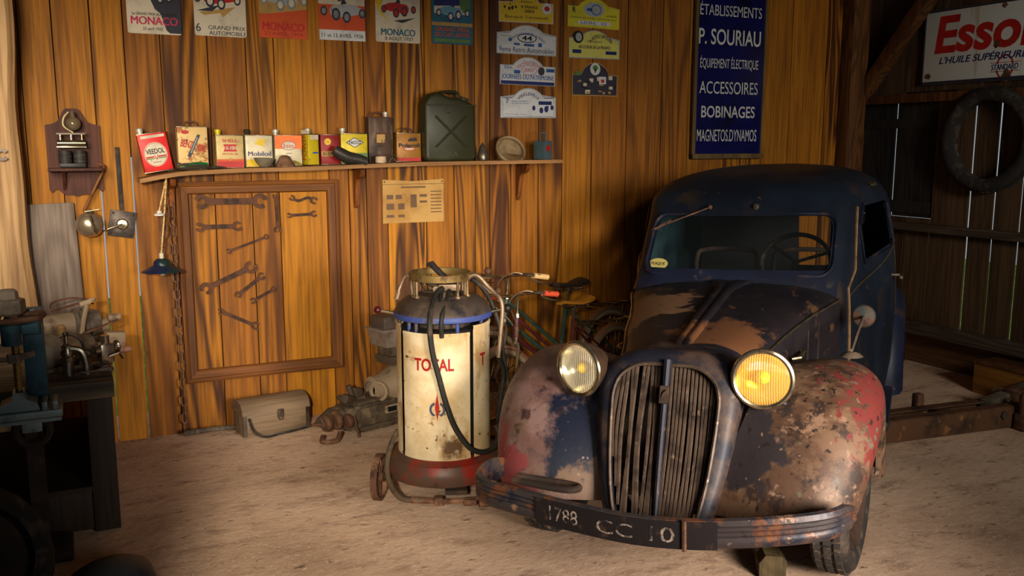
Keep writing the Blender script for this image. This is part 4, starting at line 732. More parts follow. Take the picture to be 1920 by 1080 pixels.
# ---- jerrycan
y = 5.09; x0, x1 = onY(798, 290, y).x, onY(893, 290, y).x; w = x1-x0; xc_ = (x0+x1)/2; z0 = shelf_z(xc_)+.001; h = onY(845, 170, y).z-z0; d = .14
t = T('jerrycan', 'olive green steel jerrycan with a pressed cross standing on the shelf', 'jerrycan', (xc_, y, z0))
b = B(); out = rrect(-w/2, 0, w/2, h*.80, .03, 4); prof = [(-w/2, .02), (-w/2+.015, 0), (w/2-.015, 0), (w/2, .02), (w/2, h*.78), (w/2-.02, h*.82), (w/2-.10, h*.90), (-w/2+.17, h*.90), (-w/2+.08, h*.985), (-w/2+.03, h*.93), (-w/2, h*.82)]
bm = bmesh.new(); vs = [bm.verts.new((px_, 0, pz_)) for px_, pz_ in prof]; f = bm.faces.new(vs); r_ = bmesh.ops.extrude_face_region(bm, geom=[f]); bmesh.ops.translate(bm, vec=(0, d, 0), verts=[v for v in r_['geom'] if isinstance(v, bmesh.types.BMVert)]); bmesh.ops.recalc_face_normals(bm, faces=bm.faces[:]); bmesh.ops.bevel(bm, geom=bm.edges[:], offset=.018, segments=3, affect='EDGES', profile=.5); bm.verts.index_update(); b.add([v.co[:] for v in bm.verts], [[v.index for v in f.verts] for f in bm.faces]); bm.free(); b.build('can_body', t_olive, t, smooth=40)
b = B(); b.tube([(-w*.30, -.001, h*.20), (0, -.004, h*.42), (w*.30, -.001, h*.64)], .007, 8); b.tube([(w*.30, -.001, h*.20), (0, -.004, h*.42), (-w*.30, -.001, h*.64)], .007, 8); b.ring((-.02, 0, h*.72), .016, .003, 'y', 16, 6); b.build('pressed_cross', t_olive, t)
b = B(); b.text('USA', 0, h*.10, w*.28, h*.07, -.0015); b.build('lettering', layered('olive_emboss', (58, 58, 38), [], .5), t, smooth=0)
b = B(); b.tube(crom([(-.05, .04, h*.96), (-.02, .04, h*.985), (.05, .04, h*.985), (.075, .04, h*.90)], 5), .009, 8); b.tube(crom([(-.05, .10, h*.96), (-.02, .10, h*.985), (.05, .10, h*.985), (.075, .10, h*.90)], 5), .009, 8); b.build('carrying_handle', t_olive, t)
b = B(); b.tube([(-w/2-.001, -.003, h*.795), (w/2+.001, -.003, h*.795)], .004, 6); b.build('weld_seam', t_olive, t); b = B(); b.box(w*.34, d/2, h*.88, .05, .05, .03, rot=(0, .3, 0), bev=.008); b.build('filler_cap', t_olive, t)
# ---- small things on the shelf
def on_shelf(px, y, dz=0.): x = onY(px, 300, y).x; return V((x, y, shelf_z(x)+.001+dz))
m_stl = layered('grey_tool_steel', (96, 84, 74), [((56, 44, 36), 14, .48, .64, 1)], .45, .6, .08)
p = on_shelf(365, 5.06); t = T('slater_tool', 'flat grey blade tool lying along the left front of the shelf', 'tool', p)
b = B(); s_ = crom([(-.14, 0, 0), (-.05, .0, .012), (.08, 0, .016), (.16, 0, .008), (.17, 0, -.01)], 5); b.tube(s_, [.005+.012*sin(pi*i/(len(s_)-1)) for i in range(len(s_))], 8, flat=.5); b.X = Mx.Translation((0, 0, .012)); b.build('blade', m_stl, t)
b = B(); b.tube([(-.02, .02, .03), (.05, .02, .026)], [.009, .004], 8); b.build('tang', m_stl, t)
p = on_shelf(352, 5.08, .024); t = T('pliers', 'small pliers with green grips on the shelf beside the tall rust spotted can', 'pliers', p)
b = B(); b.tube(crom([(-.06, 0, .0), (-.02, 0, .012), (.0, 0, .01)], 4), [.004]*8+[.01], 8); b.tube(crom([(-.055, 0, .02), (-.02, 0, .006), (.0, 0, .006)], 4), [.004]*8+[.01], 8); b.build('jaws', m_stl, t); b = B(); b.tube(crom([(0, 0, .008), (.05, 0, .014), (.10, 0, .010)], 4), .007, 8); b.tube(crom([(0, 0, .004), (.05, .01, -.002), (.09, .01, .004)], 4), .007, 8); b.build('grips', plain('green_grip_plastic', (24, 92, 44), .4), t)
p = on_shelf(495, 5.085); b = B(); b.lathe([(.002, .010), (.022, .012), (.04, .03), (.052, .05), (.057, .05), (.046, .026), (.026, .004), (.002, 0)], 28); b.build('shallow_bowl', plain('dusty_grey_bowl', (140, 128, 104), .5, .2), None, p, rot=(.06, .03, 0), label='shallow dusty bowl tilted in front of the off-white can on the shelf', cat='bowl')
p = on_shelf(534, 5.095); b = B(); b.lathe([(.055, 0), (.055, .012), (.05, .016), (.042, .03), (.026, .058), (.012, .064), (.001, .064)], 28); b.build('metal_dome', m_rust, None, p, rot=(.0, 0, 0), label='brown domed metal cover in front of the orange and cream can', cat='cover')
p = on_shelf(557, 5.07, .010); b = B(); b.tube(crom([(-.02, 0, .018), (0, 0, .01), (.018, 0, 0)], 4), .008, 8); b.build('brass_fitting', plain('brass_yellow', (170, 150, 50), .4, .5), None, p, label='tiny yellow fitting beside the brown domed cover on the shelf', cat='fitting')
p = on_shelf(655, 5.07); t = T('horn', 'dark grey horn shaped like a slipper lying before the yellow and green can', 'horn', p)
b = B(); s_ = crom([(-.085, 0, .085), (-.055, 0, .065), (-.01, 0, .042), (.05, 0, .03), (.10, 0, .014)], 5); b.tube(s_, [.016+.024*sin(min(pi*.5+.4, .5+2.2*i/(len(s_)-1)))*(1-.45*i/len(s_)) for i in range(len(s_))], 14); b.build('horn_body', layered('dark_grey_casting', (58, 54, 50), [((88, 80, 72), 9, .5, .66, 1)], .45, .4), t)
b = B(); b.tube([(-.05, -.005, .03), (.02, -.005, .012), (.09, -.005, .007)], .007, 8); b.cyl((.02, -.03, .03), (.02, -.036, .031), .004); b.build('horn_foot', m_stl, t)
p = on_shelf(714, 5.07); t = T('junction_knob', 'small cream porcelain knob at the front of the shelf below the brown tin', 'knob', p); b = B(); b.lathe([(.001, 0), (.026, .001), (.031, .006), (.031, .034), (.027, .040), (.001, .041)], 20); b.build('knob_body', plain('cream_porcelain', (206, 176, 140), .35), t); b = B(); b.tube(crom([(.032, 0, .01), (.05, .01, .035), (.075, .01, .045), (.10, .005, .035), (.105, 0, .006)], 5), .0025, 6); b.tube(crom([(.05, 0, .004), (.07, 0, .028), (.095, 0, .003)], 5), .0025, 6); b.build('wire', m_stl, t)
p = on_shelf(905, 5.12); b = B(); b.lathe([(.001, 0), (.034, .002), (.037, .02), (.03, .05), (.014, .09), (.002, .11)], 20); b.build('funnel_cone', plain('scuffed_tin_cone', (120, 108, 92), .3, .7), None, p, label='scuffed pointed tin cone between the jerrycan and the round lamp shell', cat='cone')
p = on_shelf(960, 5.11); t = T('lamp_shell', 'round tan lamp shell with its bright reflector lying open on the shelf', 'lamp part', p+V((0, 0, .0)))
b = B(); b.X = Mx.Translation((0, .03, .055)) @ Mx.Rotation(rad(58), 4, 'X'); b.lathe([(.086, -.004), (.098, 0), (.10, .02), (.092, .028), (.084, .02), (.084, 0), (.086, -.004)], 36); b.lathe([(.088, 0), (.07, -.03), (.03, -.045), (.001, -.048)], 30); b.build('shell', plain('tan_lamp_paint', (150, 126, 92), .5), t); b = B(); b.X = Mx.Translation((.0, -.01, .016)) @ Mx.Rotation(rad(18), 4, 'X'); b.lathe([(.075, .0), (.055, -.008), (.02, -.014), (.001, -.014)], 30); b.build('reflector', m_chr, t)
p = on_shelf(1018, 5.10); t = T('carbide_lamp', 'small blue grey metal box with a wire handle at the right end of the shelf', 'lantern', p, (0, 0, rad(28))); m_bg = layered('blue_grey_tin', (70, 88, 90), [((100, 112, 108), 9, .52, .66, 1), ((60, 44, 34), 20, .64, .72, 2)], .5)
b = B(); b.box(0, 0, .058, .085, .085, .115, bev=.006); b.build('box', m_bg, t); b = B(); b.tube(crom([(-.03, 0, .115), (-.032, 0, .15), (-.02, 0, .165), (.02, 0, .165), (.032, 0, .15), (.03, 0, .115)], 4), .005, 8); b.build('handle', m_bg, t); b = B(); b.X = Mx.Translation((0, -.0432, .07)); b.ell(-.005, 0, .022, .02, -.002, 0); b.build('red_emblem', c_red, t, smooth=0)
# ---- open frame with spanners
x0, x1, z0, z1 = onY(342, 500, BY-.03).x-.012, onY(640, 500, BY-.03).x, onY(500, 704, BY-.03).z, 1.415
t = T('picture_moulding', 'large brown moulded frame around spanners below the shelf', 'frame', ((x0+x1)/2, BY, (z0+z1)/2)); w, h = x1-x0, z1-z0
m_fw = wood('brown_frame_wood', (138, 84, 36), (106, 62, 26), (48, 26, 10), sc=(8, 8, 1), rings=3, grain=.4); m_fh = wood('brown_frame_wood_rail', (138, 84, 36), (106, 62, 26), (48, 26, 10), sc=(1, 8, 8), rings=3, grain=.4, fine=(2.2, 60, 60))
fp = [(0, .0), (0, .030), (.012, .036), (.022, .030), (.026, .020), (.06, .018), (.066, .012), (.07, 0)]
def rail(a, b_, inn, m, nm, par):    # mitred moulding from corner a to corner b_
    a, b_, inn = V((a[0], 0, a[1])), V((b_[0], 0, b_[1])), V((inn[0], 0, inn[1])); d = (b_-a).normalized(); rows = []
    for P, sg in ((a, 1), (b_, -1)): rows.append([tuple(P+inn*o+d*o*sg+V((0, -t_, 0))) for o, t_ in fp])
    q = B(); q.grid(rows, flip=(d.x+d.z > 0) ^ (inn.z < 0 or inn.x < 0)); return q.build(nm, m, par, smooth=25)
rail((-w/2, -h/2), (w/2, -h/2), (0, 1), m_fh, 'bottom_rail', t); rail((-w/2, h/2), (w/2, h/2), (0, -1), m_fh, 'top_rail', t); rail((-w/2, -h/2), (-w/2, h/2), (1, 0), m_fw, 'side_rail', t); rail((w/2, -h/2), (w/2, h/2), (-1, 0), m_fw, 'side_rail', t)
m_sp = layered('rusty_spanner_steel', (78, 46, 28), [((46, 28, 18), 12, .48, .62, 1), ((108, 68, 42), 22, .58, .68, 2)], .55, .4, .12, 60)
def jaw(cx, cz, r, ang, gap, n=18):      # open jaw: ring sector with a slot facing ang
    o = [(r*cos(ang+.62+(2*pi-1.24)*k/n), r*sin(ang+.62+(2*pi-1.24)*k/n)) for k in range(n+1)]
    i = [(gap*cos(ang-.5-(2*pi-1.0)*k/8*1.0), gap*sin(ang-.5-(2*pi-1.0)*k/8)) for k in range(9)]
    return [(cx+x, cz+z) for x, z in o+i]
def spanner(a, b_, ra, rb, wd, label, bend=(.26, .26), ring=None, curve=0):
    pa, pb_ = onY(*a, BY-.012), onY(*b_, BY-.012); d = pb_-pa; L = d.length; an = math.atan2(d.z, d.x)
    t = T('spanner', label, 'spanner', (pa+pb_)/2, (0, -an, 0), 'spanners hung inside the frame')
    q = B(); z_ = lambda x: curve*sin(pi*2*x/L); pts = [(-L/2+ra*.6+(L-(ra+rb)*.6)*k/12) for k in range(13)]
    q.poly([(x, z_(x)+wd/2*(1+.25*abs(2*x/L)**3)) for x in pts]+[(x, z_(x)-wd/2*(1+.25*abs(2*x/L)**3)) for x in pts[::-1]], -.004, .004); q.build('shank', m_sp, t, smooth=30)
    q = B(); q.poly(jaw(-L/2, 0, ra, pi-bend[0], ra*.52), -.006, .006); q.build('jaw', m_sp, t, smooth=30)
    q = B()
    if ring: q.annul(L/2, 0, rb, rb, rb*.45, -.006, .006)
    else: q.poly(jaw(L/2, 0, rb, -bend[1], rb*.52), -.006, .006)
    q.build('jaw', m_sp, t, smooth=30)
    q = B(); q.cyl((-L/2+ra*.2, .012, ra*.3), (-L/2+ra*.2, -.012, ra*.3), .003); q.build('nail', m_stl, t)
spanner((378, 378), (488, 377), .040, .042, .034, 'largest spanner, level at the top left of the frame', (-.25, .3))
spanner((375, 426), (446, 424), .026, .027, .024, 'medium dark spanner level below the largest one', (.1, -.3))
spanner((517, 368), (521, 431), .016, .020, .016, 'upright thin spanner to the right of the largest one', (0, 0))
spanner((548, 371), (589, 376), .017, .022, .015, 'wavy spanner, upper of the two short ones at the top right', (.5, .3), curve=.012)
spanner((543, 404), (589, 401), .015, .019, .015, 'short straight spanner below the wavy one at the top right', (.0, -.2))
spanner((430, 471), (500, 444), .015, .015, .011, 'slim rod spanner sloping up, beneath the medium dark one', (0, 0), ring=True)
spanner((387, 541), (471, 501), .034, .036, .026, 'big red rusted spanner sloping up across the middle', (-.6, -.7))
spanner((447, 553), (491, 518), .019, .022, .018, 'stubby dark spanner just below the big sloping one', (-.6, .2))
spanner((475, 564), (514, 542), .018, .017, .014, 'small sloping spanner to the right of the stubby dark one', (.1, .5), ring=True)
spanner((415, 584), (480, 611), .018, .024, .018, 'lowest spanner, sloping down to the right', (-.6, -.3))
# ---- chain and rope hung at the left of the frame
def chain(pts, label, link=.026, r=.0032, dy=.045):
    P = [onY(px, py, BY-dy) for px, py in pts]; L = [0.]
    for p, q in zip(P, P[1:]): L.append(L[-1]+(q-p).length)
    t = T('hanging_chain', label, 'chain', P[0], (0, 0, 0), 'rusty chains hung beside the frame'); n = int(L[-1]/(link*1.25))
    base = None
    for i in range(n):
        s_ = (i+.5)/n*L[-1]; k = max(j for j in range(len(L)-1) if L[j] <= s_); p = P[k].lerp(P[k+1], (s_-L[k])/(L[k+1]-L[k])); d = (P[k+1]-P[k]).normalized()
        if base is None:
            q = B(); hl = link/2; q.tube([(link*.36*cos(a)*1.0, 0, link*.36*sin(a)+(hl*.75 if sin(a) > 0 else -hl*.75)) for a in [2*pi*j/12 for j in range(12)]], r, 6, closed=True); o = q.build('chain_link', m_rust, t); base = o
        else: o = base.copy(); COL.objects.link(o); o.parent = t
        o.location = p-P[0]; o.rotation_euler = (0, math.atan2(d.x, d.z), (pi/2 if i % 2 else 0)+.3)
    return t
chain([(320, 372), (326, 470), (333, 560), (341, 690), (347, 792)], 'long rusty chain reaching almost to the floor beside the frame', .040, .0042)
chain([(312, 372), (305, 420), (304, 470), (310, 430), (316, 385)], 'short doubled loop of rusty chain under the left end of the shelf', .034, .0034, .10)
hk = onY(319, 362, BY-.05); t = T('chain_hook', 'rusty hook under the left end of the shelf holding the chains', 'hook', hk); b = B(); b.tube(crom([(0, .05, .05), (0, .0, .05), (.0, -.01, .02), (.0, .0, -.005), (-.012, .01, .01)], 5), .006, 8); b.build('hook_rod', m_rust, t)
m_rope = layered('pale_twisted_cord', (206, 170, 110), [((150, 110, 60), 60, .5, .6, 1)], .8)
lp = onY(304, 500, 5.07); t = T('pendant_lamp', 'small dark enamel pendant lamp shade hanging on a twisted cord beside the frame', 'lamp', lp)
b = B(); b.lathe([(.006, .045), (.026, .042), (.04, .030), (.045, .014), (.045, .008), (.105, -.022), (.107, -.025), (.10, -.022), (.04, .004), (.001, .006)], 36); b.build('shade', layered('dark_green_enamel', (28, 44, 44), [((24, 30, 60), 4, .5, .6, 2)], .3), t)
b = B(); b.lathe([(.016, .0), (.018, -.03), (.012, -.045), (.001, -.047)], 16); b.lathe([(.001, .075), (.012, .072), (.012, .045)], 14); b.build('socket', plain('white_porcelain', (200, 190, 160), .35), t)
b = B(); top = V((onY(313, 350, 5.08).x, 5.08, shelf_z(onY(313, 350, 5.08).x)-.021))-lp; b.tube([(0, 0, .07), (top.x*.5+.002, top.y*.5, .07+(top.z-.07)*.5), tuple(top)], .0045, 8); cw = onY(299, 402, 5.07)-lp; b.tube([tuple(top), (cw.x, cw.y, cw.z+.02)], .0045, 8); b.build('cord', m_rope, t)
b = B(); b.X = Mx.Translation(cw); b.lathe([(.001, .022), (.010, .02), (.014, .008), (.028, .002), (.028, -.006), (.012, -.008), (.001, -.008)], 18); b.build('counterweight', plain('white_porcelain_weight', (210, 204, 190), .35), t)
# ---- wall bracket with its coil
p0, p1 = onY(83, 230, BY), onY(186, 230, BY); w = p1.x-p0.x; xc_ = (p0.x+p1.x)/2; zb_, zt_, zs_ = onY(135, 368, BY).z, onY(135, 203, BY).z, onY(135, 318, 5.17).z
t = T('wall_bracket_shelf', 'dark wooden scalloped wall bracket with a small shelf at upper left', 'shelf', (xc_, BY, zs_)); m_wb = wood('dark_bracket_wood', (96, 52, 34), (70, 36, 26), (34, 16, 12), sc=(7, 7, 1), rings=4)
tz, bz = zt_-zs_, zb_-zs_
half = crom([(0, tz, 0), (.14*w, tz*.97, 0), (.28*w, tz*.78, 0), (.5*w, tz*.72, 0)], 5)+[V((.5*w, bz*.75, 0))]+crom([(.46*w, bz*.85, 0), (.36*w, bz*.72, 0), (.24*w, bz*.92, 0), (.12*w, bz*.94, 0), (0, bz, 0)], 4)
b = B(); b.poly([(p.x, p.y) for p in half]+[(-p.x, p.y) for p in half[-2:0:-1]], -.018, -.001); b.build('backboard', m_wb, t, smooth=30)
b = B(); b.box(0, -.075, .0, w*1.0, .12, .016, bev=.004); b.build('shelf_board', m_wb, t); b = B(); b.poly([(0, 0), (-.09, 0), (-.05, -.03), (0, -.10)], -.008, .008, Mx.Translation((-.22*w, -.018, -.008)) @ Mx.Rotation(-pi/2, 4, 'Z') @ Mx.Diagonal((-1, 1, 1, 1))); b.build('corbel', m_wb, t, smooth=0)
t = T('ignition_coil', 'old electrical coil set with a glass bulb standing on the dark wall bracket', 'device', (xc_-.01, BY-.075, zs_+.009))
b = B(); b.box(0, 0, .012, .12, .055, .022, bev=.004); b.build('base_block', c_black, t)
for s in (-1, 1): b = B(); b.cyl((s*.034, 0, .022), (s*.034, 0, .088), .031, seg=20); b.build('coil', layered('black_wound_coil', (40, 36, 34), [((70, 64, 60), 40, .5, .6, 1, (.2, .2, 4))], .6), t)
b = B(); b.box(0, 0, .105, .14, .04, .008, bev=.002); b.cyl((-.065, -.01, .125), (.065, -.01, .125), .016); b.build('spindle', m_chr, t)
for s in (-.05, .0, .05): b = B(); b.cyl((s, 0, .109), (s, 0, .17), .008); b.build('terminal', m_chr, t)
b = B(); b.box(0, .0, .172, .135, .03, .008); b.build('top_plate', m_stl, t)
b = B(); b.ball((.015, 0, .222), .036); b.cyl((.015, 0, .25), (.012, 0, .285), .014, .008); b.build('glass_bulb', plain('smoky_bulb_glass', (120, 104, 80), .12, .3, bump=0), t); b = B(); b.tube(crom([(-.005, -.02, .28), (-.028, -.03, .25), (-.03, -.03, .21), (.01, -.02, .178)], 5), .004, 8); b.build('bent_wire', m_ivory, t)
# ---- round lamp on its bent pipe, iron plate with lever, flat iron bar
c = onY(168, 421, BY-.10); t = T('round_lamp', 'round silvery lamp head hanging from a bent copper pipe below the bracket', 'lamp', c)
b = B(); b.ball((0, 0, 0), (.068, .06, .066), 24); b.build('lamp_head', layered('worn_nickel', (190, 168, 140), [((140, 110, 84), 9, .5, .64, 1)], .28, .8), t)
b = B(); b.lathe([(.001, .02), (.012, .016), (.02, 0)], 14, Mx.Translation((.01, -.02, .062))); b.bar((-.02, -.03, .07), (.05, -.03, .08), .01, .004); b.tube([(.005, -.055, .05), (.02, -.072, -.02), (.03, -.06, -.045)], [.006, .009, .003], 8); b.build('clamp', m_chr, t)
pp = [onY(px, py, BY-.05)-c for px, py in ((159, 398), (160, 390), (178, 352), (194, 318), (193, 310), (184, 308))]; b = B(); b.tube(crom(pp, 4), .008, 10); b.build('bent_pipe', layered('copper_pipe', (140, 92, 56), [((110, 66, 40), 12, .5, .62, 1)], .4, .6), t)
c = onY(229, 420, BY-.006); t = T('iron_plate_switch', 'square iron plate with a short steel lever on the boards at left', 'switch', c, (0, rad(10), 0)); b = B(); b.box(0, 0, 0, .13, .010, .14, bev=.002); b.build('plate', layered('blackened_iron', (58, 50, 46), [((96, 84, 74), 12, .52, .66, 1)], .5, .5, .2), t)
b = B(); b.X = Mx.Rotation(rad(90), 4, 'X'); b.lathe([(.030, .004), (.03, .02), (.024, .026), (.001, .028)], 20); b.build('hub', m_chr, t); b = B(); b.tube([(0, -.025, 0), (-.06, -.032, -.03), (-.10, -.03, -.055)], [.007, .005, .004], 8); b.build('lever', m_chr, t)
for x, z in ((-.05, .055), (.05, .055), (-.05, -.055), (.05, -.055)): b = B(); b.ball((x, -.006, z), .006, 8); b.build('rivet', m_stl, t)
pa, pb_ = onY(219, 276, BY-.01), onY(228, 394, BY-.01); b = B(); b.bar((0, 0, 0), pb_-pa, .022, .008, up=(0, 1, 0), bev=.002); b.build('iron_bar', layered('black_iron_bar', (40, 36, 34), [((70, 60, 52), 20, .5, .64, 1)], .6, .4), None, pa, label='thin black iron bar fixed upright above the square iron plate', cat='bar')
# ---- grey board leaning at left, open spanner on the post
c0, c1, c2 = onY(50, 385, 5.19), onY(140, 380, 5.19), onY(165, 575, 5.06); w = c1.x-c0.x
m_lb = wood('weathered_grey_board', (150, 132, 116), (116, 98, 86), (60, 46, 40), sc=(5, 5, .9), rings=4, grain=.35)
b = B(); b.box(0, 0, -.34, w, .024, .68, bev=.004); b.build('leaning_board', m_lb, None, (c0+c1)/2+V((-.005, .045, 0)), rot=(rad(-4), rad(-1.5), 0), label='weathered grey board leaning on the wall behind the workbench', cat='board')
c = onY(4, 290, 4.985); b = B(); b.poly(jaw(0, 0, .030, .2, .015), -.006, .006); b.poly([(-.02, -.011), (-.02, .011), (-.10, .009), (-.10, -.009)], -.004, .004); b.build('spanner', m_stl, None, c, label='grey open ended spanner hanging on the pale timber post at far left', cat='spanner', rot=(0, .2, 0))
# ================================================================== grease dispenser (local: x right in view, y away)
m_cream = layered('chipped_cream_enamel', (214, 194, 158), [((190, 160, 114), 4, .46, .62, 1), ((168, 132, 84), 9, .56, .66, 4, (1, 1, .35)), ((140, 96, 50), 12, .62, .68, 2), ((60, 42, 30), 26, .645, .68, 3), ((90, 66, 40), 14, .70, .84, 5, None, ((.03, -.21, .26), .10))], .45, 0, .06, 30)
m_bluep = layered('dusty_blue_rim', (56, 70, 128), [((96, 80, 70), 10, .54, .66, 1)], .5)
m_domed = layered('dusty_steel_dome', (78, 66, 58), [((116, 98, 80), 6, .48, .64, 1), ((44, 40, 44), 9, .56, .7, 2)], .5, .3, .08)
m_redb = layered('worn_red_base', (146, 30, 22), [((84, 62, 50), 5, .42, .56, 1), ((50, 38, 32), 9, .58, .68, 2), ((190, 150, 110), 40, .68, .73, 3)], .45, .1, .1)
m_hose = layered('black_rubber_hose', (34, 32, 28), [((78, 62, 46), 10, .55, .7, 1)], .6)
m_brass = layered('dull_brass_ring', (150, 122, 74), [((96, 74, 46), 10, .5, .64, 1)], .4, .6)
m_pipe = layered('grey_brown_pipe', (130, 108, 86), [((88, 68, 50), 12, .5, .64, 1)], .45, .4)
t = T('grease_dispenser', 'cream and red wheeled workshop grease dispenser standing before the plank wall', 'dispenser', (1.50, 3.82, 0), (0, 0, rad(-21.4)))
def arc_panel(a0, a1, z0, z1, R=.216, th=.006, n=16):
    q = B(); rr_ = [[(R_*cos(rad(a0+(a1-a0)*k/n)), R_*sin(rad(a0+(a1-a0)*k/n)), z) for k in range(n+1)] for R_, z in ((R-th, z0), (R, z0), (R+.002, z0+.012), (R, z0+.03), (R, (z0+z1)/2), (R, z1-.02), (R+.003, z1-.006), (R, z1), (R-th, z1))]
    q.grid(rr_, flip=True); return q
for a0, a1, zt in ((-146, -57, .795), (-201, -151, .822), (-52, 20, .822), (25, 154, .822)): arc_panel(a0, a1, .205, zt).build('side_panel', m_cream, t)
q = B(); q.lathe([(.001, .20), (.195, .20), (.195, .74), (.19, .80), (.001, .80)], 32); q.build('inner_drum', m_black, t)
q = B(); q.lathe([(.12, .78), (.13, .80), (.13, .83), (.001, .83)], 24); q.build('drum_lid', m_domed, t)
for a in (-130, -70, -20, 40, 100, 160, 215): q = B(); q.cyl((.185*cos(rad(a)), .185*sin(rad(a)), .78), (.185*cos(rad(a)), .185*sin(rad(a)), .85), .009); q.build('post', m_bluep, t)
q = B(); q.lathe([(.14, .935), (.17, .927), (.205, .90), (.222, .868), (.224, .862)], 48); q.lathe([(.001, .93), (.10, .93), (.115, .942), (.128, .942), (.14, .934)], 40); q.build('dome_top', m_domed, t)
q = B(); q.lathe([(.224, .866), (.228, .858), (.226, .842), (.218, .838), (.20, .838)], 48); q.build('dome_rim', m_bluep, t)
q = B(); q.lathe([(.19, .215), (.225, .212), (.262, .195), (.278, .165), (.280, .135), (.268, .105), (.24, .095), (.001, .095)], 48); q.build('skirt_base', m_redb, t)
q = B(); q.lathe([(.138, 1.012), (.142, 1.010), (.144, 1.04), (.140, 1.044), (.136, 1.04), (.138, 1.012)], 48, Mx.Translation((-.01, 0, 0))); q.build('top_ring', m_brass, t)
for a in (-150, -142, -55, -25, 40, 110): q = B(); q.cyl((.135*cos(rad(a))-.01, .135*sin(rad(a)), .935), (.135*cos(rad(a))-.01, .135*sin(rad(a)), 1.015), .0065); q.cyl((.135*cos(rad(a))-.01, .135*sin(rad(a)), .935), (.135*cos(rad(a))-.01, .135*sin(rad(a)), .945), .013); q.build('ring_post', m_brass if a in (-150, -25) else m_pipe, t)
cyl_txt = lambda p: (.2178*sin(p[0]/.216), -.2178*cos(p[0]/.216), p[2])
m_redl = layered('red_stencil_paint', (150, 24, 20), [((206, 180, 144), 60, .66, .72, 1)], .5)
q = B(); q.text('TOTAL', -.045, .655, .182, .058, 0, bold=.028, fn=cyl_txt); q.build('lettering', m_redl, t, smooth=0)
q = B(); q.text('T', .205, .66, .04, .058, 0, bold=.028, fn=cyl_txt); q.build('lettering', m_redl, t, smooth=0)
def emb(pts): n = len(pts); return [cyl_txt((x, 0, z)) for x, z in pts]
q = B(); 
for a0, a1 in ((115, 245), (-65, 65)):
    for k in range(12):
        b0, b1 = rad(a0+(a1-a0)*k/12), rad(a0+(a1-a0)*(k+1)/12); q.add(emb([(-.03+.036*cos(b0), .452+.036*sin(b0)), (-.03+.025*cos(b0), .452+.025*sin(b0)), (-.03+.025*cos(b1), .452+.025*sin(b1)), (-.03+.036*cos(b1), .452+.036*sin(b1))]), [(0, 1, 2, 3)])
q.build('round_emblem', plain('faded_emblem_blue', (70, 72, 96), .5), t, smooth=0)
q = B(); q.add([(x*1.002, y*1.002, z) for x, y, z in emb([(-.03, .53), (-.040, .46), (-.03, .40), (-.020, .46)])], [(0, 1, 2, 3)]); q.build('arrow_emblem', m_redl, t, smooth=0)
for s, mm in ((-1, plain('dark_red_knob', (74, 20, 26), .3)), (1, c_black)):
    q = B(); q.ball((s*.297, -.02, .872), .018 if s < 0 else .021); k = q.build('lever_knob', mm, t); q = B(); q.tube([(s*.22, -.02, .855), (s*.285, -.02, .868)], .007, 8); q.build('lever', m_chr, t)
# pump head, guns and hoses
q = B(); q.lathe([(.045, .93), (.045, .95), (.03, .96), (.03, .99), (.04, .995), (.04, 1.0), (.001, 1.0)], 20); q.box(.03, -.02, .975, .10, .06, .03, bev=.006); q.cyl((-.03, -.03, .97), (-.03, -.06, .97), .014); q.cyl((.03, .02, .95), (.06, .05, .97), .016); q.build('pump_head', m_pipe, t)
q = B(); q.tube([(-.07, .04, 1.07), (-.05, .03, 1.075), (-.01, .0, 1.035), (.04, -.02, .99), (.06, -.03, .965)], [.008, .016, .013, .020, .022], 12); q.build('grease_gun', plain('dark_gun_metal', (66, 56, 58), .4, .4), t)
q = B(); q.tube(crom([(-.09, -.02, 1.01), (-.06, -.03, .995), (-.02, -.04, .975), (0, -.03, .965)], 4), .012, 10); q.build('gun_barrel', m_chr, t)
q = B(); q.tube(crom([(-.10, .03, .995), (-.09, .03, .97), (-.09, .03, .95), (-.07, .02, .945), (-.02, 0, .95)], 4), .008, 8); q.build('hooked_spout', m_stl, t)
q = B(); q.tube(crom([(-.14, 0, .935), (-.145, 0, .99), (-.152, 0, 1.02), (-.17, 0, 1.022), (-.19, 0, .985), (-.205, -.01, .945)], 5), .0075, 8); q.tube([(-.20, -.008, .955), (-.212, -.012, .92)], [.010, .012], 8); q.build('delivery_pipe', m_pipe, t)
q = B(); q.tube(crom([(.105, -.05, .94), (.105, -.05, .99), (.125, -.05, 1.025), (.16, -.05, 1.028), (.20, -.05, .985), (.235, -.06, .95), (.26, -.07, .925), (.27, -.08, .88), (.262, -.09, .78), (.25, -.11, .66)], 5), .010, 8); q.build('delivery_pipe', m_pipe, t)
q = B(); q.tube(crom([(.0, -.06, .975), (-.03, -.10, .955), (-.05, -.19, .90), (-.058, -.232, .83), (-.048, -.236, .72), (-.02, -.236, .60), (.01, -.236, .48), (.05, -.238, .37), (.11, -.232, .28), (.17, -.20, .245), (.225, -.15, .25), (.25, -.10, .29), (.24, -.08, .33)], 6), .0125, 10); q.build('hose', m_hose, t)
q = B(); q.tube(crom([(.03, -.05, .96), (.02, -.12, .935), (.0, -.205, .89), (-.008, -.226, .84), (-.006, -.215, .78)], 6), .011, 10); q.tube(crom([(-.005, -.05, .96), (-.012, -.14, .935), (-.005, -.2, .89)], 6), .008, 8); q.build('hose', m_hose, t)
q = B(); q.tube(crom([(.10, .06, 1.01), (.16, .06, .98), (.22, .05, .90), (.262, .02, .78), (.28, 0, .64), (.30, -.02, .50), (.29, -.02, .40), (.25, -.05, .34), (.26, -.08, .45), (.275, -.08, .58), (.25, -.11, .66)], 6), .010, 8); q.build('hose', m_hose, t)
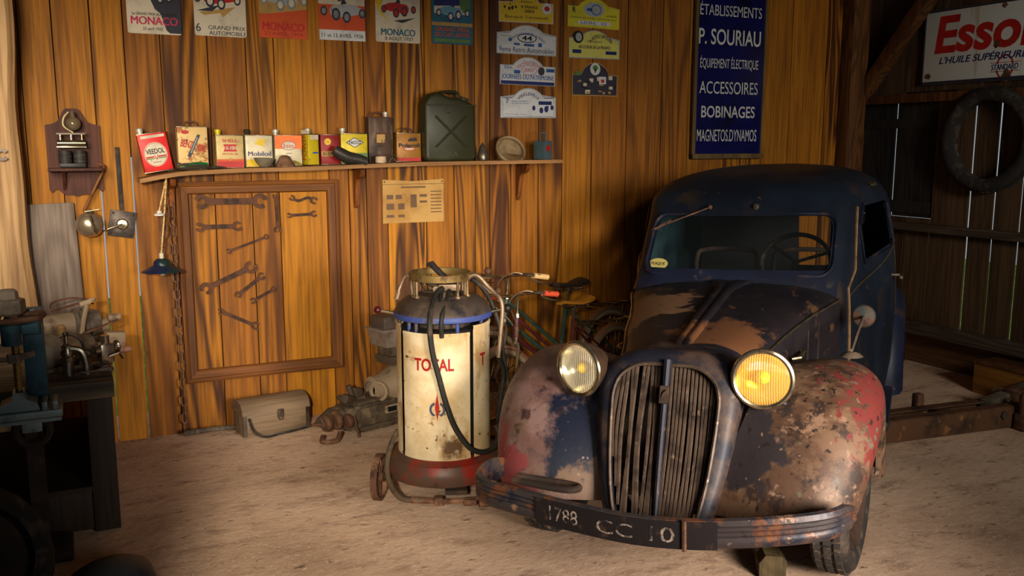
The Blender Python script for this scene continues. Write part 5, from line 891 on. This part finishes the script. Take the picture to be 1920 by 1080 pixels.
q = B(); q.tube(crom([(-.215, -.02, .30), (-.245, -.07, .25), (-.262, -.13, .18), (-.25, -.19, .11), (-.20, -.26, .065), (-.14, -.28, .06), (-.10, -.285, .058)], 6), .013, 10); q.build('hose', layered('brown_rubber_hose', (86, 70, 50), [((56, 46, 36), 8, .5, .65, 1)], .6), t)
q = B(); q.tube([(-.15, -.28, .06), (-.02, -.285, .05), (.10, -.28, .05), (.22, -.24, .06)], [.016, .013, .012, .012], 8); q.box(-.03, -.285, .055, .04, .04, .04, bev=.008); q.box(.11, -.28, .045, .06, .04, .03, bev=.008); q.cyl((.15, -.28, .035), (.21, -.27, .035), .018); q.build('valve_gear', m_rust, t)
q = B(); q.box(0, 0, .085, .46, .10, .02, bev=.004); q.box(.05, -.1, .075, .10, .30, .02); q.cyl((-.30, -.11, .108), (.27, -.125, .108), .012); q.build('under_frame', m_dirt, t)
q = B(); q.ball((.17, -.21, .14), (.06, .05, .035)); q.build('foot_lug', m_redb, t)
for x, y in ((-.30, -.11), (.262, -.125)):
    Xf = Mx.Translation((x, y, .108)) @ Mx.Rotation(rad(-12), 4, 'Z') @ Mx.Rotation(rad(90), 4, 'Y')
    q = B(); q.X = Xf; q.lathe([(.094, -.014), (.107, -.015), (.108, .015), (.094, .014), (.094, -.014)], 36)
    for k in range(6): a = k*pi/3; q.tube([(.02*cos(a), .02*sin(a), 0), (.05*cos(a+.15), .05*sin(a+.15), 0), (.096*cos(a), .096*sin(a), 0)], .006, 6)
    q.lathe([(.001, -.02), (.02, -.02), (.024, 0), (.02, .02), (.001, .02)], 14); q.build('wheel', m_rust, t)
# ================================================================== bicycles (local: x rearward along the bike, z up)
def bike(name, label, loc, rz, lean, frame, saddle, tyre, grips, guard, front_turn=0., sc=.93):
    t = T(name, label, 'bicycle', loc, (rad(-lean), 0, rz), 'bicycles leaning against the wall'); t.scale = (sc, sc, sc); r = .275
    for x, nm in ((0, 'front_wheel'), (1.03, 'rear_wheel')):
        q = B(); q.ring((x, 0, r+.01), r-.012, .016, 'y', 48, 8); w = q.build(nm, tyre, t)
        q = B(); q.ring((x, 0, r+.01), r-.034, .007, 'y', 40, 6); q.build('rim', m_chr, w)
        q = B(); q.cyl((x, -.04, r+.01), (x, .04, r+.01), .016)
        q.build('hub', m_stl, w)
        q = B()
        for k in range(28): a = 2*pi*k/28; s = .018*(-1)**k; q.tube([(x+.014*cos(a+.6), s, r+.01+.014*sin(a+.6)), (x+(r-.036)*cos(a), 0, r+.01+(r-.036)*sin(a))], .0012, 4, cap=False)
        q.build('spokes', m_chr, w)
        q = B(); R_ = r+.022; a0, a1 = (rad(-15), rad(150)) if x == 0 else (rad(5), rad(185)); rows = [[(x+(R_+d)*cos(a0+(a1-a0)*k/24), y_, r+.01+(R_+d)*sin(a0+(a1-a0)*k/24)) for y_, d in ((-.026, -.016), (-.02, -.002), (0, .006), (.02, -.002), (.026, -.016))] for k in range(25)]
        q.grid(rows); o = q.build('mudguard', guard, t, smooth=60)
        q = B(); q.tube([(x, -.035, r+.01), (x+R_*cos(1.0 if x else .3), -.025, r+.01+R_*sin(1.0 if x else .3))], .003, 5); q.build('mudguard_stay', m_chr, t)
    F = r+.01; hd, ht = V((.14, 0, .60)), V((.17, 0, .74)); bb = V((.56, 0, .28)); st = V((.65, 0, .66)); rh = V((1.03, 0, F))
    q = B()
    for s in (-1, 1): q.tube(crom([(0, s*.045, F), (.05, s*.045, .38), (.12, s*.035, .53), (.14, s*.015, .58)], 4), .010, 8)
    q.tube([(.135, 0, .575), tuple(hd)], .016, 10); q.build('fork', m_pipe, t)
    q = B(); q.tube([hd, ht], .019, 10); q.tube([ht-V((0, 0, .02)), bb+V((.02, 0, .10))], .011, 8); q.tube([hd+V((0, 0, .02)), bb], .014, 8); q.tube([bb, st], .014, 8)
    for s in (-1, 1): q.tube([bb+V((0, s*.03, 0)), rh+V((0, s*.05, 0))], .008, 8); q.tube([st+V((0, s*.02, -.04)), rh+V((0, s*.05, 0))], .007, 8)
    q.cyl(bb+V((0, -.035, 0)), bb+V((0, .035, 0)), .022); q.build('frame', frame, t)
    q = B(); q.tube([hd-V((0, 0, .01)), hd+V((0, 0, .012))], .023, 10); q.tube([ht-V((0, 0, .012)), ht+V((0, 0, .01))], .023, 10); q.build('headset', m_chr, t)
    q = B(); ft = front_turn; q.tube([ht, ht+V((.02, 0, .10)), ht+V((-.03, 0, .12))], .011, 8); hb = ht+V((-.03, 0, .12))
    bars = crom([(.12, -.26, -.01), (.03, -.25, .01), (-.03, -.16, .015), (0, 0, 0), (-.03, .16, .015), (.03, .25, .01), (.12, .26, -.01)], 6); q.tube([hb+p for p in bars], .0105, 8); q.build('handlebar', m_chr, t)
    for s, mg in ((-1, grips[0]), (1, grips[1])):
        q = B(); q.tube([hb+V((.03, s*.252, .006)), hb+V((.13, s*.26, -.012))], .016, 10); q.build('grip', mg, t)
        q = B(); q.tube(crom([hb+V((.03, s*.235, .012)), hb+V((.03, s*.235, -.015)), hb+V((.09, s*.25, -.04)), hb+V((.15, s*.256, -.05))], 4), .005, 6); q.build('brake_lever', m_chr, t)
        q = B(); q.tube(crom([hb+V((.03, s*.235, .0)), hb+V((-.06, s*.18, .03)), hb+V((-.09, s*.08, -.03)), hb+V((0, s*.02, -.16)), hd+V((0, s*.015, 0))], 5), .0035, 6); q.build('brake_cable', m_pipe, t)
    q = B(); q.ball(hb+V((-.055, .05, .04)), .022); q.build('bell', m_rust, t)
    q = B(); q.tube([st, st+V((.03, 0, .09))], .011, 8); q.build('seat_post', m_chr, t); sp = st+V((.03, 0, .10))
    q = B(); rows = [[(sp.x+x_, y_*w_, sp.z+z_+.012-.03*abs(y_)**2*(w_*9)) for y_ in [-1+2*k/8 for k in range(9)]] for x_, w_, z_ in ((-.15, .018, .006), (-.12, .026, .014), (-.05, .036, .004), (.02, .060, .0), (.08, .085, .018), (.11, .080, .026), (.12, .05, .022))]
    q.grid(rows, flip=False); o = q.build('saddle', saddle, t, smooth=60); sd = o.modifiers.new('s', 'SOLIDIFY'); sd.thickness = .016; bake(o)
    for s in (-1, 1):
        q = B(); q.tube([(sp.x+.07+.012*cos(k*.9), s*.04+.012*sin(k*.9), sp.z-.045+.0018*k) for k in range(28)], .003, 5); q.build('saddle_spring', m_stl, t)
    q = B(); q.tube([sp+V((-.12, 0, -.01)), sp+V((0, 0, -.035)), sp+V((.09, 0, -.04))], .006, 6); q.build('saddle_rail', m_stl, t)
    q = B(); q.ring(bb+V((0, -.04, 0)), .075, .005, 'y', 24, 6)
    for k in range(5): a = k*2*pi/5; q.tube([bb+V((0, -.04, 0)), bb+V((.075*cos(a), -.04, .075*sin(a)))], .004, 5)
    q.tube([bb+V((0, -.05, 0)), bb+V((.09, -.06, -.11))], .008, 6); q.box(bb.x+.09, -.10, bb.z-.11, .08, .07, .02, bev=.004); q.tube([bb+V((0, .05, 0)), bb+V((-.09, .06, .11))], .008, 6); q.build('crank_set', m_stl, t)
    q = B()
    for s in (-1, 1): q.tube([st+V((.02, s*.02, -.02)), (1.03, s*.05, .60), (1.22, s*.05, .60)], .005, 6); q.tube([(1.03, s*.05, F), (1.12, s*.05, .60)], .005, 6)
    for x_ in (.85, .97, 1.08, 1.2): q.tube([(x_, -.05, .60), (x_, .05, .60)], .004, 6)
    q.build('luggage_rack', m_chr, t)
    return t
m_beige_t = layered('dusty_beige_tyre', (150, 126, 98), [((110, 88, 66), 10, .5, .64, 1)], .8)
bike('bicycle', 'maroon bicycle with a tan leather saddle, nearer of the two behind the dispenser', (2.05, 4.26, 0), rad(17), 9, layered('maroon_frame_paint', (84, 34, 38), [((110, 84, 64), 10, .56, .68, 1)], .45), layered('tan_saddle_leather', (186, 126, 40), [((120, 76, 28), 9, .52, .66, 1)], .45), m_beige_t, (layered('orange_red_grip', (196, 74, 46), [], .5), layered('orange_red_grip_far', (196, 74, 46), [], .5)), layered('faded_red_mudguard', (150, 112, 84), [((150, 60, 42), 3, .5, .58, 1)], .5))
bike('bicycle', 'green bicycle with a black sprung saddle, nearer the wall behind the maroon one', (2.10, 4.58, 0), rad(15), 6, layered('green_frame_paint', (50, 74, 66), [((96, 92, 66), 8, .54, .66, 1)], .45), layered('black_saddle_leather', (36, 32, 32), [((80, 70, 60), 12, .58, .7, 1)], .5), m_beige_t, (layered('cream_grip', (204, 168, 112), [], .5), layered('cream_grip_far', (204, 168, 112), [], .5)), m_pipe, sc=1.0)
# ================================================================== engine and gearbox on the floor
m_alu = layered('dusty_aluminium_casting', (156, 134, 108), [((186, 166, 138), 6, .5, .64, 1), ((96, 76, 58), 9, .56, .68, 2)], .6, .3, .2, 40)
m_iron = layered('dirty_cast_iron', (84, 70, 56), [((124, 106, 84), 8, .5, .64, 1), ((44, 36, 30), 12, .54, .68, 2)], .7, .3, .3, 40)
t = T('old_engine', 'dusty dismantled engine with its gearbox lying by the wall beside the dispenser', 'engine', (1.36, 4.86, 0), (0, 0, rad(17)))
q = B(); q.box(.20, .02, .10, .46, .20, .18, bev=.02); q.box(.20, -.085, .16, .50, .02, .02, bev=.004); q.box(.2, -.09, .03, .44, .02, .03, bev=.004); q.build('crankcase', m_iron, t)
q = B(); q.box(.20, -.083, .11, .09, .012, .045, bev=.003); q.build('inspection_plate', m_alu, t); q = B(); q.box(.20, -.09, .11, .06, .006, .03); q.build('opening', m_black, t)
for k in range(8): q = B(); q.ball((-.02+.06*k, -.1, .165), .008, 8); q.build('bolt', m_stl, t)
q = B(); q.X = Mx.Translation((.26, .0, .22)) @ Mx.Rotation(rad(90), 4, 'Y'); q.lathe([(.05, -.15), (.075, -.14), (.08, -.08), (.12, .02), (.15, .10), (.158, .11), (.158, .135), (.001, .135)], 28); q.build('bell_housing', m_alu, t)
q = B(); q.ball((.32, -.11, .26), (.065, .05, .055)); q.ring((.13, -.06, .22), .05, .012, V((-1, -.5, .1)), 20, 6); q.build('housing_boss', m_alu, t)
q = B(); q.X = Mx.Translation((.345, .05, .34)) @ Mx.Rotation(rad(3), 4, 'Z'); q.box(.02, 0, .03, .26, .16, .05, bev=.01); q.box(.02, 0, .085, .24, .14, .06, bev=.01); q.build('cylinder_block', m_iron, t)
q = B(); q.X = Mx.Translation((.345, .05, .455)); q.poly([(-.135, 0), (.16, 0), (.175, .095), (-.15, .095)], -.085, .085); q.box(.01, 0, .10, .35, .19, .012, bev=.003); q.build('cylinder_head', layered('grey_block_paint', (132, 116, 104), [((96, 80, 66), 8, .5, .66, 1)], .6, .2, .15), t)
q = B(); q.box(.355, .05, .60, .31, .15, .075, rot=(0, -.03, 0), bev=.02)
for x in (.26, .34, .42): q.box(x, -.028, .60, .012, .01, .07, bev=.003)
q.build('rocker_cover', layered('dark_rocker_cover', (86, 74, 66), [((124, 108, 92), 6, .5, .66, 1)], .5, .3), t)
q = B(); q.tube(crom([(.29, -.05, .48), (.33, -.09, .50), (.40, -.09, .49), (.45, -.08, .51)], 4), .024, 10); q.ball((.40, -.09, .49), .028); q.ball((.30, -.06, .475), .02); q.build('manifold', m_alu, t)
q = B(); q.box(-.02, 0, .09, .16, .15, .14, rot=(0, .08, 0), bev=.03); q.tube([(-.08, 0, .11), (-.16, -.01, .12), (-.24, -.02, .10)], [.06, .05, .03], 14); q.build('gearbox', m_iron, t)
for k, (x, y, z, r) in enumerate(((-.16, -.06, .11, .05), (-.21, -.04, .10, .045), (-.10, -.09, .10, .035))): q = B(); q.X = Mx.Translation((x, y, z)) @ Mx.Rotation(rad(80), 4, 'Y'); q.lathe([(.001, -.02), (r, -.018), (r+.006, 0), (r, .018), (.001, .02)], 20); q.build('gear_wheel', m_rust, t)
q = B(); q.tube([(-.10, .0, .22), (-.05, .0, .17), (.06, -.02, .19)], .016, 8); q.box(-.05, -.02, .20, .09, .05, .05, rot=(.2, .3, .4), bev=.012); q.box(.03, .02, .215, .06, .05, .06, rot=(0, .2, .2), bev=.012); q.cyl((-.01, 0, .2), (-.03, .01, .27), .016); q.build('selector_gear', m_iron, t)
q = B(); q.tube(crom([(-.24, -.05, .03), (-.27, -.10, .02), (-.20, -.13, .02), (-.16, -.1, .05)], 4), .014, 8); q.tube([(-.29, -.02, .10), (-.22, -.03, .09)], .009, 8); q.tube([(-.05, -.12, .0), (-.06, -.09, .12)], .008, 6); q.build('linkage', m_rust, t)
# ---- toolbox, strap, pole
a, b_ = onZ(458, 822), onZ(580, 800); d = (b_-a); L = d.length; an = math.atan2(d.y, d.x)
t = T('toolbox', 'dusty grey wooden toolbox with a domed lid on the floor under the frame', 'toolbox', (a+b_)/2, (0, 0, an)); m_tb = wood('dusty_grey_chest_wood', (142, 118, 92), (112, 90, 68), (66, 50, 36), sc=(1, 8, 8), rings=4, grain=.3, fine=(2, 50, 50))
q = B(); q.box(0, .095, .065, L, .19, .13, bev=.004); q.build('box_body', m_tb, t)
q = B(); pr = [(-.008, .125), (.0, .155), (.03, .185), (.095, .198), (.16, .185), (.19, .155), (.198, .125)]; q.grid([[(x, y, z) for y, z in [(p.x, p.y) for p in crom([(u, v, 0) for u, v in pr], 3)]] for x in (-L/2-.006, -L/2+.01, 0, L/2-.01, L/2+.006)], flip=True)
n = len(crom([(u, v, 0) for u, v in pr], 3)); q.f += [tuple(range(n)), tuple(range(5*n-1, 4*n-1, -1))]; q.mi += [0, 0]; q.build('lid', m_tb, t)
q = B(); q.box(.02, -.012, .115, .035, .012, .045, bev=.003); q.ring((.02, -.016, .09), .012, .004, 'y', 14, 6); q.build('hasp', m_stl, t)
for s in (-1, 1): q = B(); q.box(s*(L/2-.008), -.003, .07, .02, .006, .13); q.build('corner_strip', m_stl, t)
q = B(); q.tube(crom([(.0-L/2+.03, -.01, .11), (-L/2+.05, -.03, .04), (-L/2+.10, -.06, .008), (0, -.05, .006), (.20, -.01, .008), (.26, .02, .03)], 6), .009, 8, flat=.4); q.build('strap', m_rub, t)
a, b_ = onZ(345, 813, .02), onZ(446, 800, .02); q = B(); q.tube([(0, 0, 0), tuple((b_-a)*.5+V((0, 0, .004))), tuple(b_-a)], [.016, .015, .013], 10); q.build('pole', m_sill, None, a, label='grey wooden pole on the floor along the foot of the plank wall', cat='pole')
# ================================================================== workbench
m_bw = wood('grimy_bench_wood', (112, 98, 80), (84, 72, 58), (38, 30, 24), sc=(.8, 7, 7), rings=5, grain=.5, fine=(2, 50, 50), rough=.7); m_bd = wood('dark_bench_leg_wood', (58, 44, 32), (42, 32, 24), (18, 13, 10), sc=(7, 7, .9), rings=5)
t = T('workbench', 'heavy dark wooden workbench loaded with machine parts at the far left', 'workbench', (-.33, 4.56, 0))
q = B(); q.box(0, 0, .613, .86, 1.12, .074, bev=.008); q.build('bench_top', m_bw, t)
for x, y in ((.37, -.51), (.37, .46), (-.38, -.51), (-.38, .46)): q = B(); q.box(x, y, .288, .10, .09, .576, bev=.006); q.build('leg', m_bd, t)
q = B(); q.box(-.0, -.525, .10, .84, .03, .18, bev=.004); q.build('lower_rail', m_bd, t); q = B(); q.box(0, 0, .19, .80, 1.1, .022); q.build('lower_shelf', m_bd, t); q = B(); q.box(.40, 0, .30, .02, 1.0, .3); q.build('end_panel', m_bd, t)
# ---- blue screw press in front of the bench
m_pb = layered('worn_blue_machine_paint', (44, 78, 92), [((30, 48, 58), 7, .5, .66, 1), ((96, 78, 62), 10, .58, .7, 2)], .5, .1, .12); m_pg = layered('pale_blue_grey_casting', (124, 138, 138), [((86, 98, 100), 7, .5, .66, 1), ((70, 60, 50), 12, .62, .72, 2)], .45, .3, .1); m_gm = layered('dusty_cast_grey', (120, 106, 92), [((80, 68, 58), 8, .5, .66, 1)], .6, .2, .2)
PX = lambda px, py: onY(px, py, 3.86)
c = PX(42, 770); t = T('screw_press', 'old blue screw press with a big handwheel standing before the workbench', 'press', (c.x, 3.86, 0))
zz = lambda py: PX(42, py).z
q = B(); q.box(.055, .10, (zz(755)+zz(610))/2, .075, .06, zz(610)-zz(755)+.1, bev=.006); q.box(.02, .06, zz(612), .12, .12, .07, bev=.01); q.build('column', m_pb, t)
q = B(); q.cyl((-.015, 0, zz(645)), (-.015, 0, zz(600)), .036, seg=18); q.build('sleeve', m_pb, t)
q = B(); q.X = Mx.Translation((-.015, 0, 0)); q.lathe([(.001, zz(541)), (.025, zz(541)), (.034, zz(545)), (.038, zz(558)), (.056, zz(560)), (.058, zz(566)), (.058, zz(584)), (.05, zz(588)), (.03, zz(590))], 8); q.build('cap', m_gm, t)
q = B(); q.ring((-.015, 0, zz(592)), .115, .011, 'z', 40, 8)
for a in (.4, 1.97, 3.54, 5.1): q.tube([(-.015+.03*cos(a), .03*sin(a), zz(590)), (-.015+.115*cos(a), .115*sin(a), zz(592))], .009, 6)
q.build('handwheel', m_rust, t)
q = B(); n_ = 120; q.tube([(-.005, 0, zz(735)+(zz(645)-zz(735))*k/n_) for k in range(n_+1)], [.0125+.0025*(k % 4 in (0, 1)) for k in range(n_+1)], 10); q.build('screw', layered('brassy_screw', (150, 122, 70), [((100, 78, 46), 12, .5, .66, 1)], .4, .7), t)
q = B(); q.cyl((-.01, 0, zz(678)), (-.01, 0, zz(662)), .028, seg=6); q.box(.03, -.01, zz(666), .06, .016, .026, rot=(0, -.2, 0), bev=.006); q.box(-.05, .0, zz(672), .05, .016, .02, bev=.006); q.build('wing_nut', m_gm, t)
zb = zz(772); q = B(); q.box(-.03, 0, zb, .34, .16, .028, rot=(0, 0, 0), bev=.004); q.build('bed_plate', m_pg, t); q = B(); q.box(-.03, -.0, zb-.024, .33, .15, .014); q.build('bed_plate_lower', m_pg, t)
q = B(); q.poly([(-.075, 0), (.065, 0), (.055, .03), (.02, .045), (.012, .075), (-.025, .075), (-.03, .045), (-.07, .03)], -.05, .04, Mx.Translation((0, 0, zb+.012))); q.build('screw_foot', m_pg, t)
for x in (-.15, -.10, .08, .115): q = B(); q.box(x, -.02, zb+.03, .02, .11, .035, bev=.005); q.build('bed_rib', m_pg, t)
q = B(); q.box(.03, .05, zb/2-.02, .06, .06, zb-.05); q.box(.03, .0, .02, .22, .22, .04, bev=.01); q.build('stand', m_dirt, t)
q = B(); q.ring((.03, -.03, zz(805)), .058, .016, 'y', 30, 8, 1.0); q.build('lower_ring', m_dirt, t); q = B(); q.box(.03, -.035, zz(795), .07, .02, .055, bev=.006); q.build('pale_slide', m_pg, t)
# ---- machine parts lying on the bench
BZ = .6505
def at(px, py, z=BZ): return onZ(px, py, z)
def thing1(name, label, cat, px, py, mt, fn, rot=(0, 0, 0), z=BZ):
    q = B(); fn(q); return q.build(name, mt, None, onZ(px, py, z), rot, label=label, cat=cat)
p = at(110, 690); t = T('electric_motor', 'grey cylindrical electric motor at the front of the workbench', 'motor', p, (0, 0, rad(28)))
q = B(); q.X = Mx.Translation((0, 0, .075)) @ Mx.Rotation(rad(90), 4, 'Y'); q.lathe([(.001, -.11), (.04, -.11), (.066, -.095), (.074, -.07), (.074, -.01), (.070, -.008), (.070, -.002), (.001, -.002)], 28); q.build('end_bell', m_gm, t)
q = B(); q.X = Mx.Translation((0, 0, .078)) @ Mx.Rotation(rad(90), 4, 'Y'); q.lathe([(.052, -.002), (.056, .0), (.056, .14), (.05, .15), (.001, .15)], 24); q.build('motor_drum', m_iron, t); q = B(); q.box(-.03, 0, .008, .10, .12, .015); q.box(.1, 0, .012, .04, .09, .023); q.build('feet', m_iron, t)
p = at(146, 702); t = T('tap_fitting', 'polished curved metal tap standing at the right front of the workbench', 'tap', p, (0, 0, 0)); m_pol = layered('polished_dirty_steel', (140, 128, 112), [((70, 60, 52), 9, .5, .66, 1)], .25, .9)
q = B(); q.tube(crom([(.035, 0, .004), (.034, 0, .05), (.02, 0, .10), (-.02, 0, .115), (-.05, .0, .118)], 5), .016, 10); q.cyl((.035, 0, 0), (.035, 0, .012), .026); q.build('spout', m_pol, t)
q = B(); q.lathe([(.030, .06), (.032, .08), (.024, .085), (.026, .10), (.020, .115), (.022, .13), (.010, .14), (.009, .17), (.016, .178), (.006, .19), (.001, .19)], 18, Mx.Translation((-.035, 0, 0))); q.cyl((-.035, 0, 0), (-.035, 0, .07), .022); q.build('valve_stem', m_pol, t)
q = B(); q.tube(crom([(-.06, 0, .17), (-.02, 0, .178), (.02, 0, .15), (.035, 0, .10)], 5), .007, 8); q.ball((.045, 0, .09), .018); q.build('handle', m_stl, t)
p = at(140, 640); t = T('starter_motor', 'dusty ribbed starter motor lying across the back of the workbench', 'motor', p, (0, 0, rad(12)))
q = B(); q.X = Mx.Translation((0, 0, .085)) @ Mx.Rotation(rad(90), 4, 'Y'); q.lathe([(.001, -.16), (.03, -.16), (.055, -.14), (.062, -.05), (.06, .0)], 22); q.build('nose', m_alu, t); q = B(); q.X = Mx.Translation((0, 0, .085)) @ Mx.Rotation(rad(90), 4, 'Y')
q.lathe([(.06, 0), (.075, .004), (.075, .02), (.066, .022), (.066, .04), (.076, .042), (.076, .06), (.066, .062), (.066, .08), (.072, .085), (.06, .12), (.04, .13), (.001, .13)], 24); q.build('ribbed_body', m_gm, t)
q = B(); q.cyl((.15, -.03, .07), (.12, -.03, .07), .034); q.cyl((.16, .0, .1), (.22, .0, .1), .02); q.build('end_cap', m_alu, t); q = B(); q.box(0, 0, .012, .2, .08, .024); q.build('mount', m_iron, t)
def fstrap(q): q.tube(crom([(-.09, 0, .17), (-.08, 0, .20), (.0, .02, .215), (.08, .02, .20), (.10, .0, .18)], 5), .006, 8, flat=.6); q.bar((-.09, -.02, .16), (.10, -.01, .205), .028, .008);
thing1('iron_clamp', 'rusty iron clamp with a curved strap on top of the starter motor', 'clamp', 138, 640, m_rust, fstrap)
thing1('turned_grip', 'upright worn wooden handle in the middle of the workbench', 'handle', 118, 652, layered('worn_handle_wood', (150, 116, 70), [((104, 76, 44), 9, .5, .66, 1)], .5), lambda q: q.lathe([(.018, 0), (.022, .02), (.017, .06), (.02, .10), (.012, .112), (.001, .113)], 14))
thing1('wooden_mallet_handle', 'tan wooden handle lying at an angle beside the blue press', 'handle', 90, 638, layered('tan_handle_wood', (164, 120, 62), [((110, 78, 40), 9, .5, .66, 1)], .5), lambda q: q.tube([(-.03, 0, .02), (.0, 0, .045), (.04, 0, .09)], [.014, .02, .012], 10))
thing1('brown_spool', 'brown flared metal spool at the back of the workbench by the leaning board', 'spool', 62, 636, layered('brown_spool_paint', (110, 74, 52), [((76, 52, 38), 8, .5, .66, 1)], .5), lambda q: q.lathe([(.06, 0), (.062, .01), (.05, .05), (.03, .09), (.022, .12), (.022, .20), (.026, .21), (.001, .21)], 20))
thing1('old_file', 'flat rusty file pointing over the right end of the workbench', 'file', 188, 645, m_rust, lambda q: q.bar((-.07, 0, .06), (.09, .02, .11), .02, .008))
def chis(q): q.tube([(-.08, 0, .02), (0, 0, .022)], .006, 8); q.tube([(0, 0, .022), (.015, 0, .022), (.07, 0, .022), (.09, 0, .022)], [.010, .015, .016, .010], 10)
thing1('chisel', 'chisel with a pinkish wooden handle at the right end of the workbench', 'chisel', 208, 666, layered('pinkish_handle', (156, 108, 90), [((110, 76, 60), 9, .5, .66, 1)], .5), chis)
thing1('screwdriver', 'dark handled screwdriver lying flat near the front right of the workbench', 'screwdriver', 190, 702, m_stl, lambda q: (q.tube([(-.10, 0, .018), (-.02, 0, .018), (0, 0, .018), (.04, 0, .018), (.05, 0, .018)], [.004, .004, .012, .015, .008], 10)), (0, 0, .15))
def carb(q): q.box(0, 0, .05, .06, .05, .09, bev=.01); q.cyl((-.05, 0, .07), (.05, 0, .07), .022); q.cyl((0, 0, .09), (0, 0, .13), .018); q.ring((.05, 0, .07), .026, .006, 'x', 18, 6); q.tube([(0, -.03, .04), (.04, -.04, .05), (.06, -.03, .02)], .005, 6)
thing1('carburettor', 'small tarnished carburettor at the right side of the workbench', 'carburettor', 200, 682, m_pol, carb, (0, 0, .4))
def flanges(q): q.cyl((0, 0, .0), (0, 0, .03), .04); q.cyl((0, 0, .03), (0, 0, .05), .025)
thing1('metal_flange', 'squat round metal flange on the bench between handle and motor', 'flange', 92, 672, m_gm, flanges)
thing1('open_ring', 'open steel ring lying near the right edge of the workbench', 'ring', 192, 686, m_stl, lambda q: q.ring((0, 0, .007), .035, .006, 'z', 24, 6))
thing1('long_rod', 'long thin grey rod lying across the middle of the workbench', 'rod', 140, 652, m_stl, lambda q: q.tube([(-.14, 0, .008), (.16, .03, .008)], .007, 8))
thing1('metal_wedge', 'flat tan metal wedge on the back right corner of the workbench', 'wedge', 216, 652, m_alu, lambda q: q.box(0, 0, .04, .09, .06, .08, rot=(0, .1, .2), bev=.008))
def wingn(q): q.tube([(-.02, .0, .0), (.0, 0, .12), (.02, 0, .20)], .012, 8); q.bar((-.01, 0, .20), (.05, 0, .22), .012, .02); q.ball((.05, 0, .22), .012, 8)
thing1('lever_stub', 'bent lever stub sticking up at the back of the workbench before the grey board', 'lever', 160, 646, m_alu, wingn, (0, 0, 0))
# ---- dark wheel and wing in the lower left corner
c = onZ(-20, 1150); t = T('car_wheel', 'dark old wheel leaning in the shadowed lower left corner', 'wheel', (c.x, c.y, .215), (rad(-32), rad(0), rad(50)))
q = B(); pr = [(.17, -.035), (.19, -.052), (.225, -.055), (.25, -.035), (.255, 0), (.25, .035), (.225, .055), (.19, .052), (.17, .035)]; q.lathe(pr, 48, Mx.Rotation(rad(90), 4, 'X')); q.build('wheel_casing', m_rub, t, smooth=50)
q = B(); q.lathe([(.17, -.03), (.172, .0), (.15, .02), (.08, .0), (.06, -.02), (.001, -.024)], 36, Mx.Rotation(rad(90), 4, 'X')); q.build('disc', m_dirt, t)
c = onZ(215, 1100); q = B(); rows = [[(x, y, .11*max(0, 1-(x/.15)**2)**.5*max(0, 1-(y/.14)**2)**.5) for y in [-.14+.28*k/14 for k in range(15)]] for x in [-.15+.30*k/20 for k in range(21)]]
q.grid(rows, flip=True); q.build('loose_wing', layered('blue_grey_wing_paint', (74, 78, 80), [((50, 54, 58), 5, .5, .66, 1)], .5), None, c, (0, 0, .1), label='blue grey curved wing panel lying on the floor at the bottom left', cat='panel')
# ================================================================== right side: chassis rails, timber, box, chock
m_ch = layered('rusty_chassis_steel', (92, 62, 40), [((54, 40, 30), 6, .48, .62, 1), ((140, 98, 56), 12, .58, .7, 2)], .7, .2, .3, 40)
A1, A2 = onZ(1640, 819, .05), onZ(1795, 799, .05); t = T('chassis_frame', 'rusty old chassis frame lying on the floor behind the car at right', 'chassis', (A1.x, A1.y, 0), (0, 0, math.atan2(A2.y-A1.y, A2.x-A1.x)))
q = B(); q.box(.65, 0, .065, 1.3, .012, .12); q.box(.65, .03, .125, 1.3, .06, .008); q.box(.65, .03, .006, 1.3, .06, .008); q.build('side_rail', m_ch, t); q = B(); q.box(.66, .18, .065, 1.1, .012, .12); q.box(.66, .15, .125, 1.2, .06, .008); q.build('side_rail', m_ch, t)
for x in (.15, .55, .95): q = B(); q.box(x, .09, .10, .05, .17, .04, bev=.006); q.build('cross_member', m_ch, t)
q = B(); q.cyl((1.0, -.06, .02), (1.0, -.06, .19), .035); q.ball((1.0, -.06, .19), .036); q.box(1.0, -.06, .05, .08, .08, .09, bev=.01); q.build('hub_carrier', m_rust, t); q = B(); q.tube([(1.15, -.05, .12), (1.15, .28, .12)], .04, 12); q.box(1.15, .12, .14, .12, .12, .08, bev=.015); q.build('axle_tube', m_rust, t)
q = B(); q.box(.52, .25, .09, .05, .05, .18, bev=.01); q.build('upright', m_rust, t)
for x in (1.22, 1.12, .9): q = B(); q.cyl((x, -.02, .085), (x, .01, .085), .024); q.build('bolt', m_stl, t)
a, b_ = onZ(1848, 757, .12), onZ(1960, 712, .16); q = B(); q.bar((0, 0, 0), b_-a, .07, .05, bev=.006); q.build('timber_beam', m_sill, None, a, label='grey timber resting on the end of the rusty chassis frame', cat='timber')
bx = onZ(1880, 722); q = B(); q.box(.0, -.3, .10, .22, .6, .2, bev=.004); t = T('wooden_box', 'yellow brown wooden box at the right edge against the plank wall', 'box', (RX-.24, bx.y-.02, 0)); q.build('box_body', wood('yellow_box_wood', (166, 112, 40), (126, 80, 28), (60, 34, 12), sc=(8, .8, 8), rings=4, fine=(50, 2, 50)), t); q = B(); q.box(0, -.3, .205, .24, .62, .012, bev=.002); q.build('lid', m_beam, t)
c = onZ(1455, 1082); q = B(); q.poly([(-.05, 0), (.048, 0), (.05, .07), (.03, .088), (-.03, .09), (-.052, .06)], -.04, .04); q.build('wheel_chock', wood('mossy_block_wood', (96, 80, 50), (66, 54, 34), (30, 24, 16), sc=(8, 8, 8), rings=4), None, (c.x, c.y+.03, 0), (0, 0, rad(-30)), smooth=20, label='small weathered wooden chock on the floor in front of the car tyre', cat='chock')
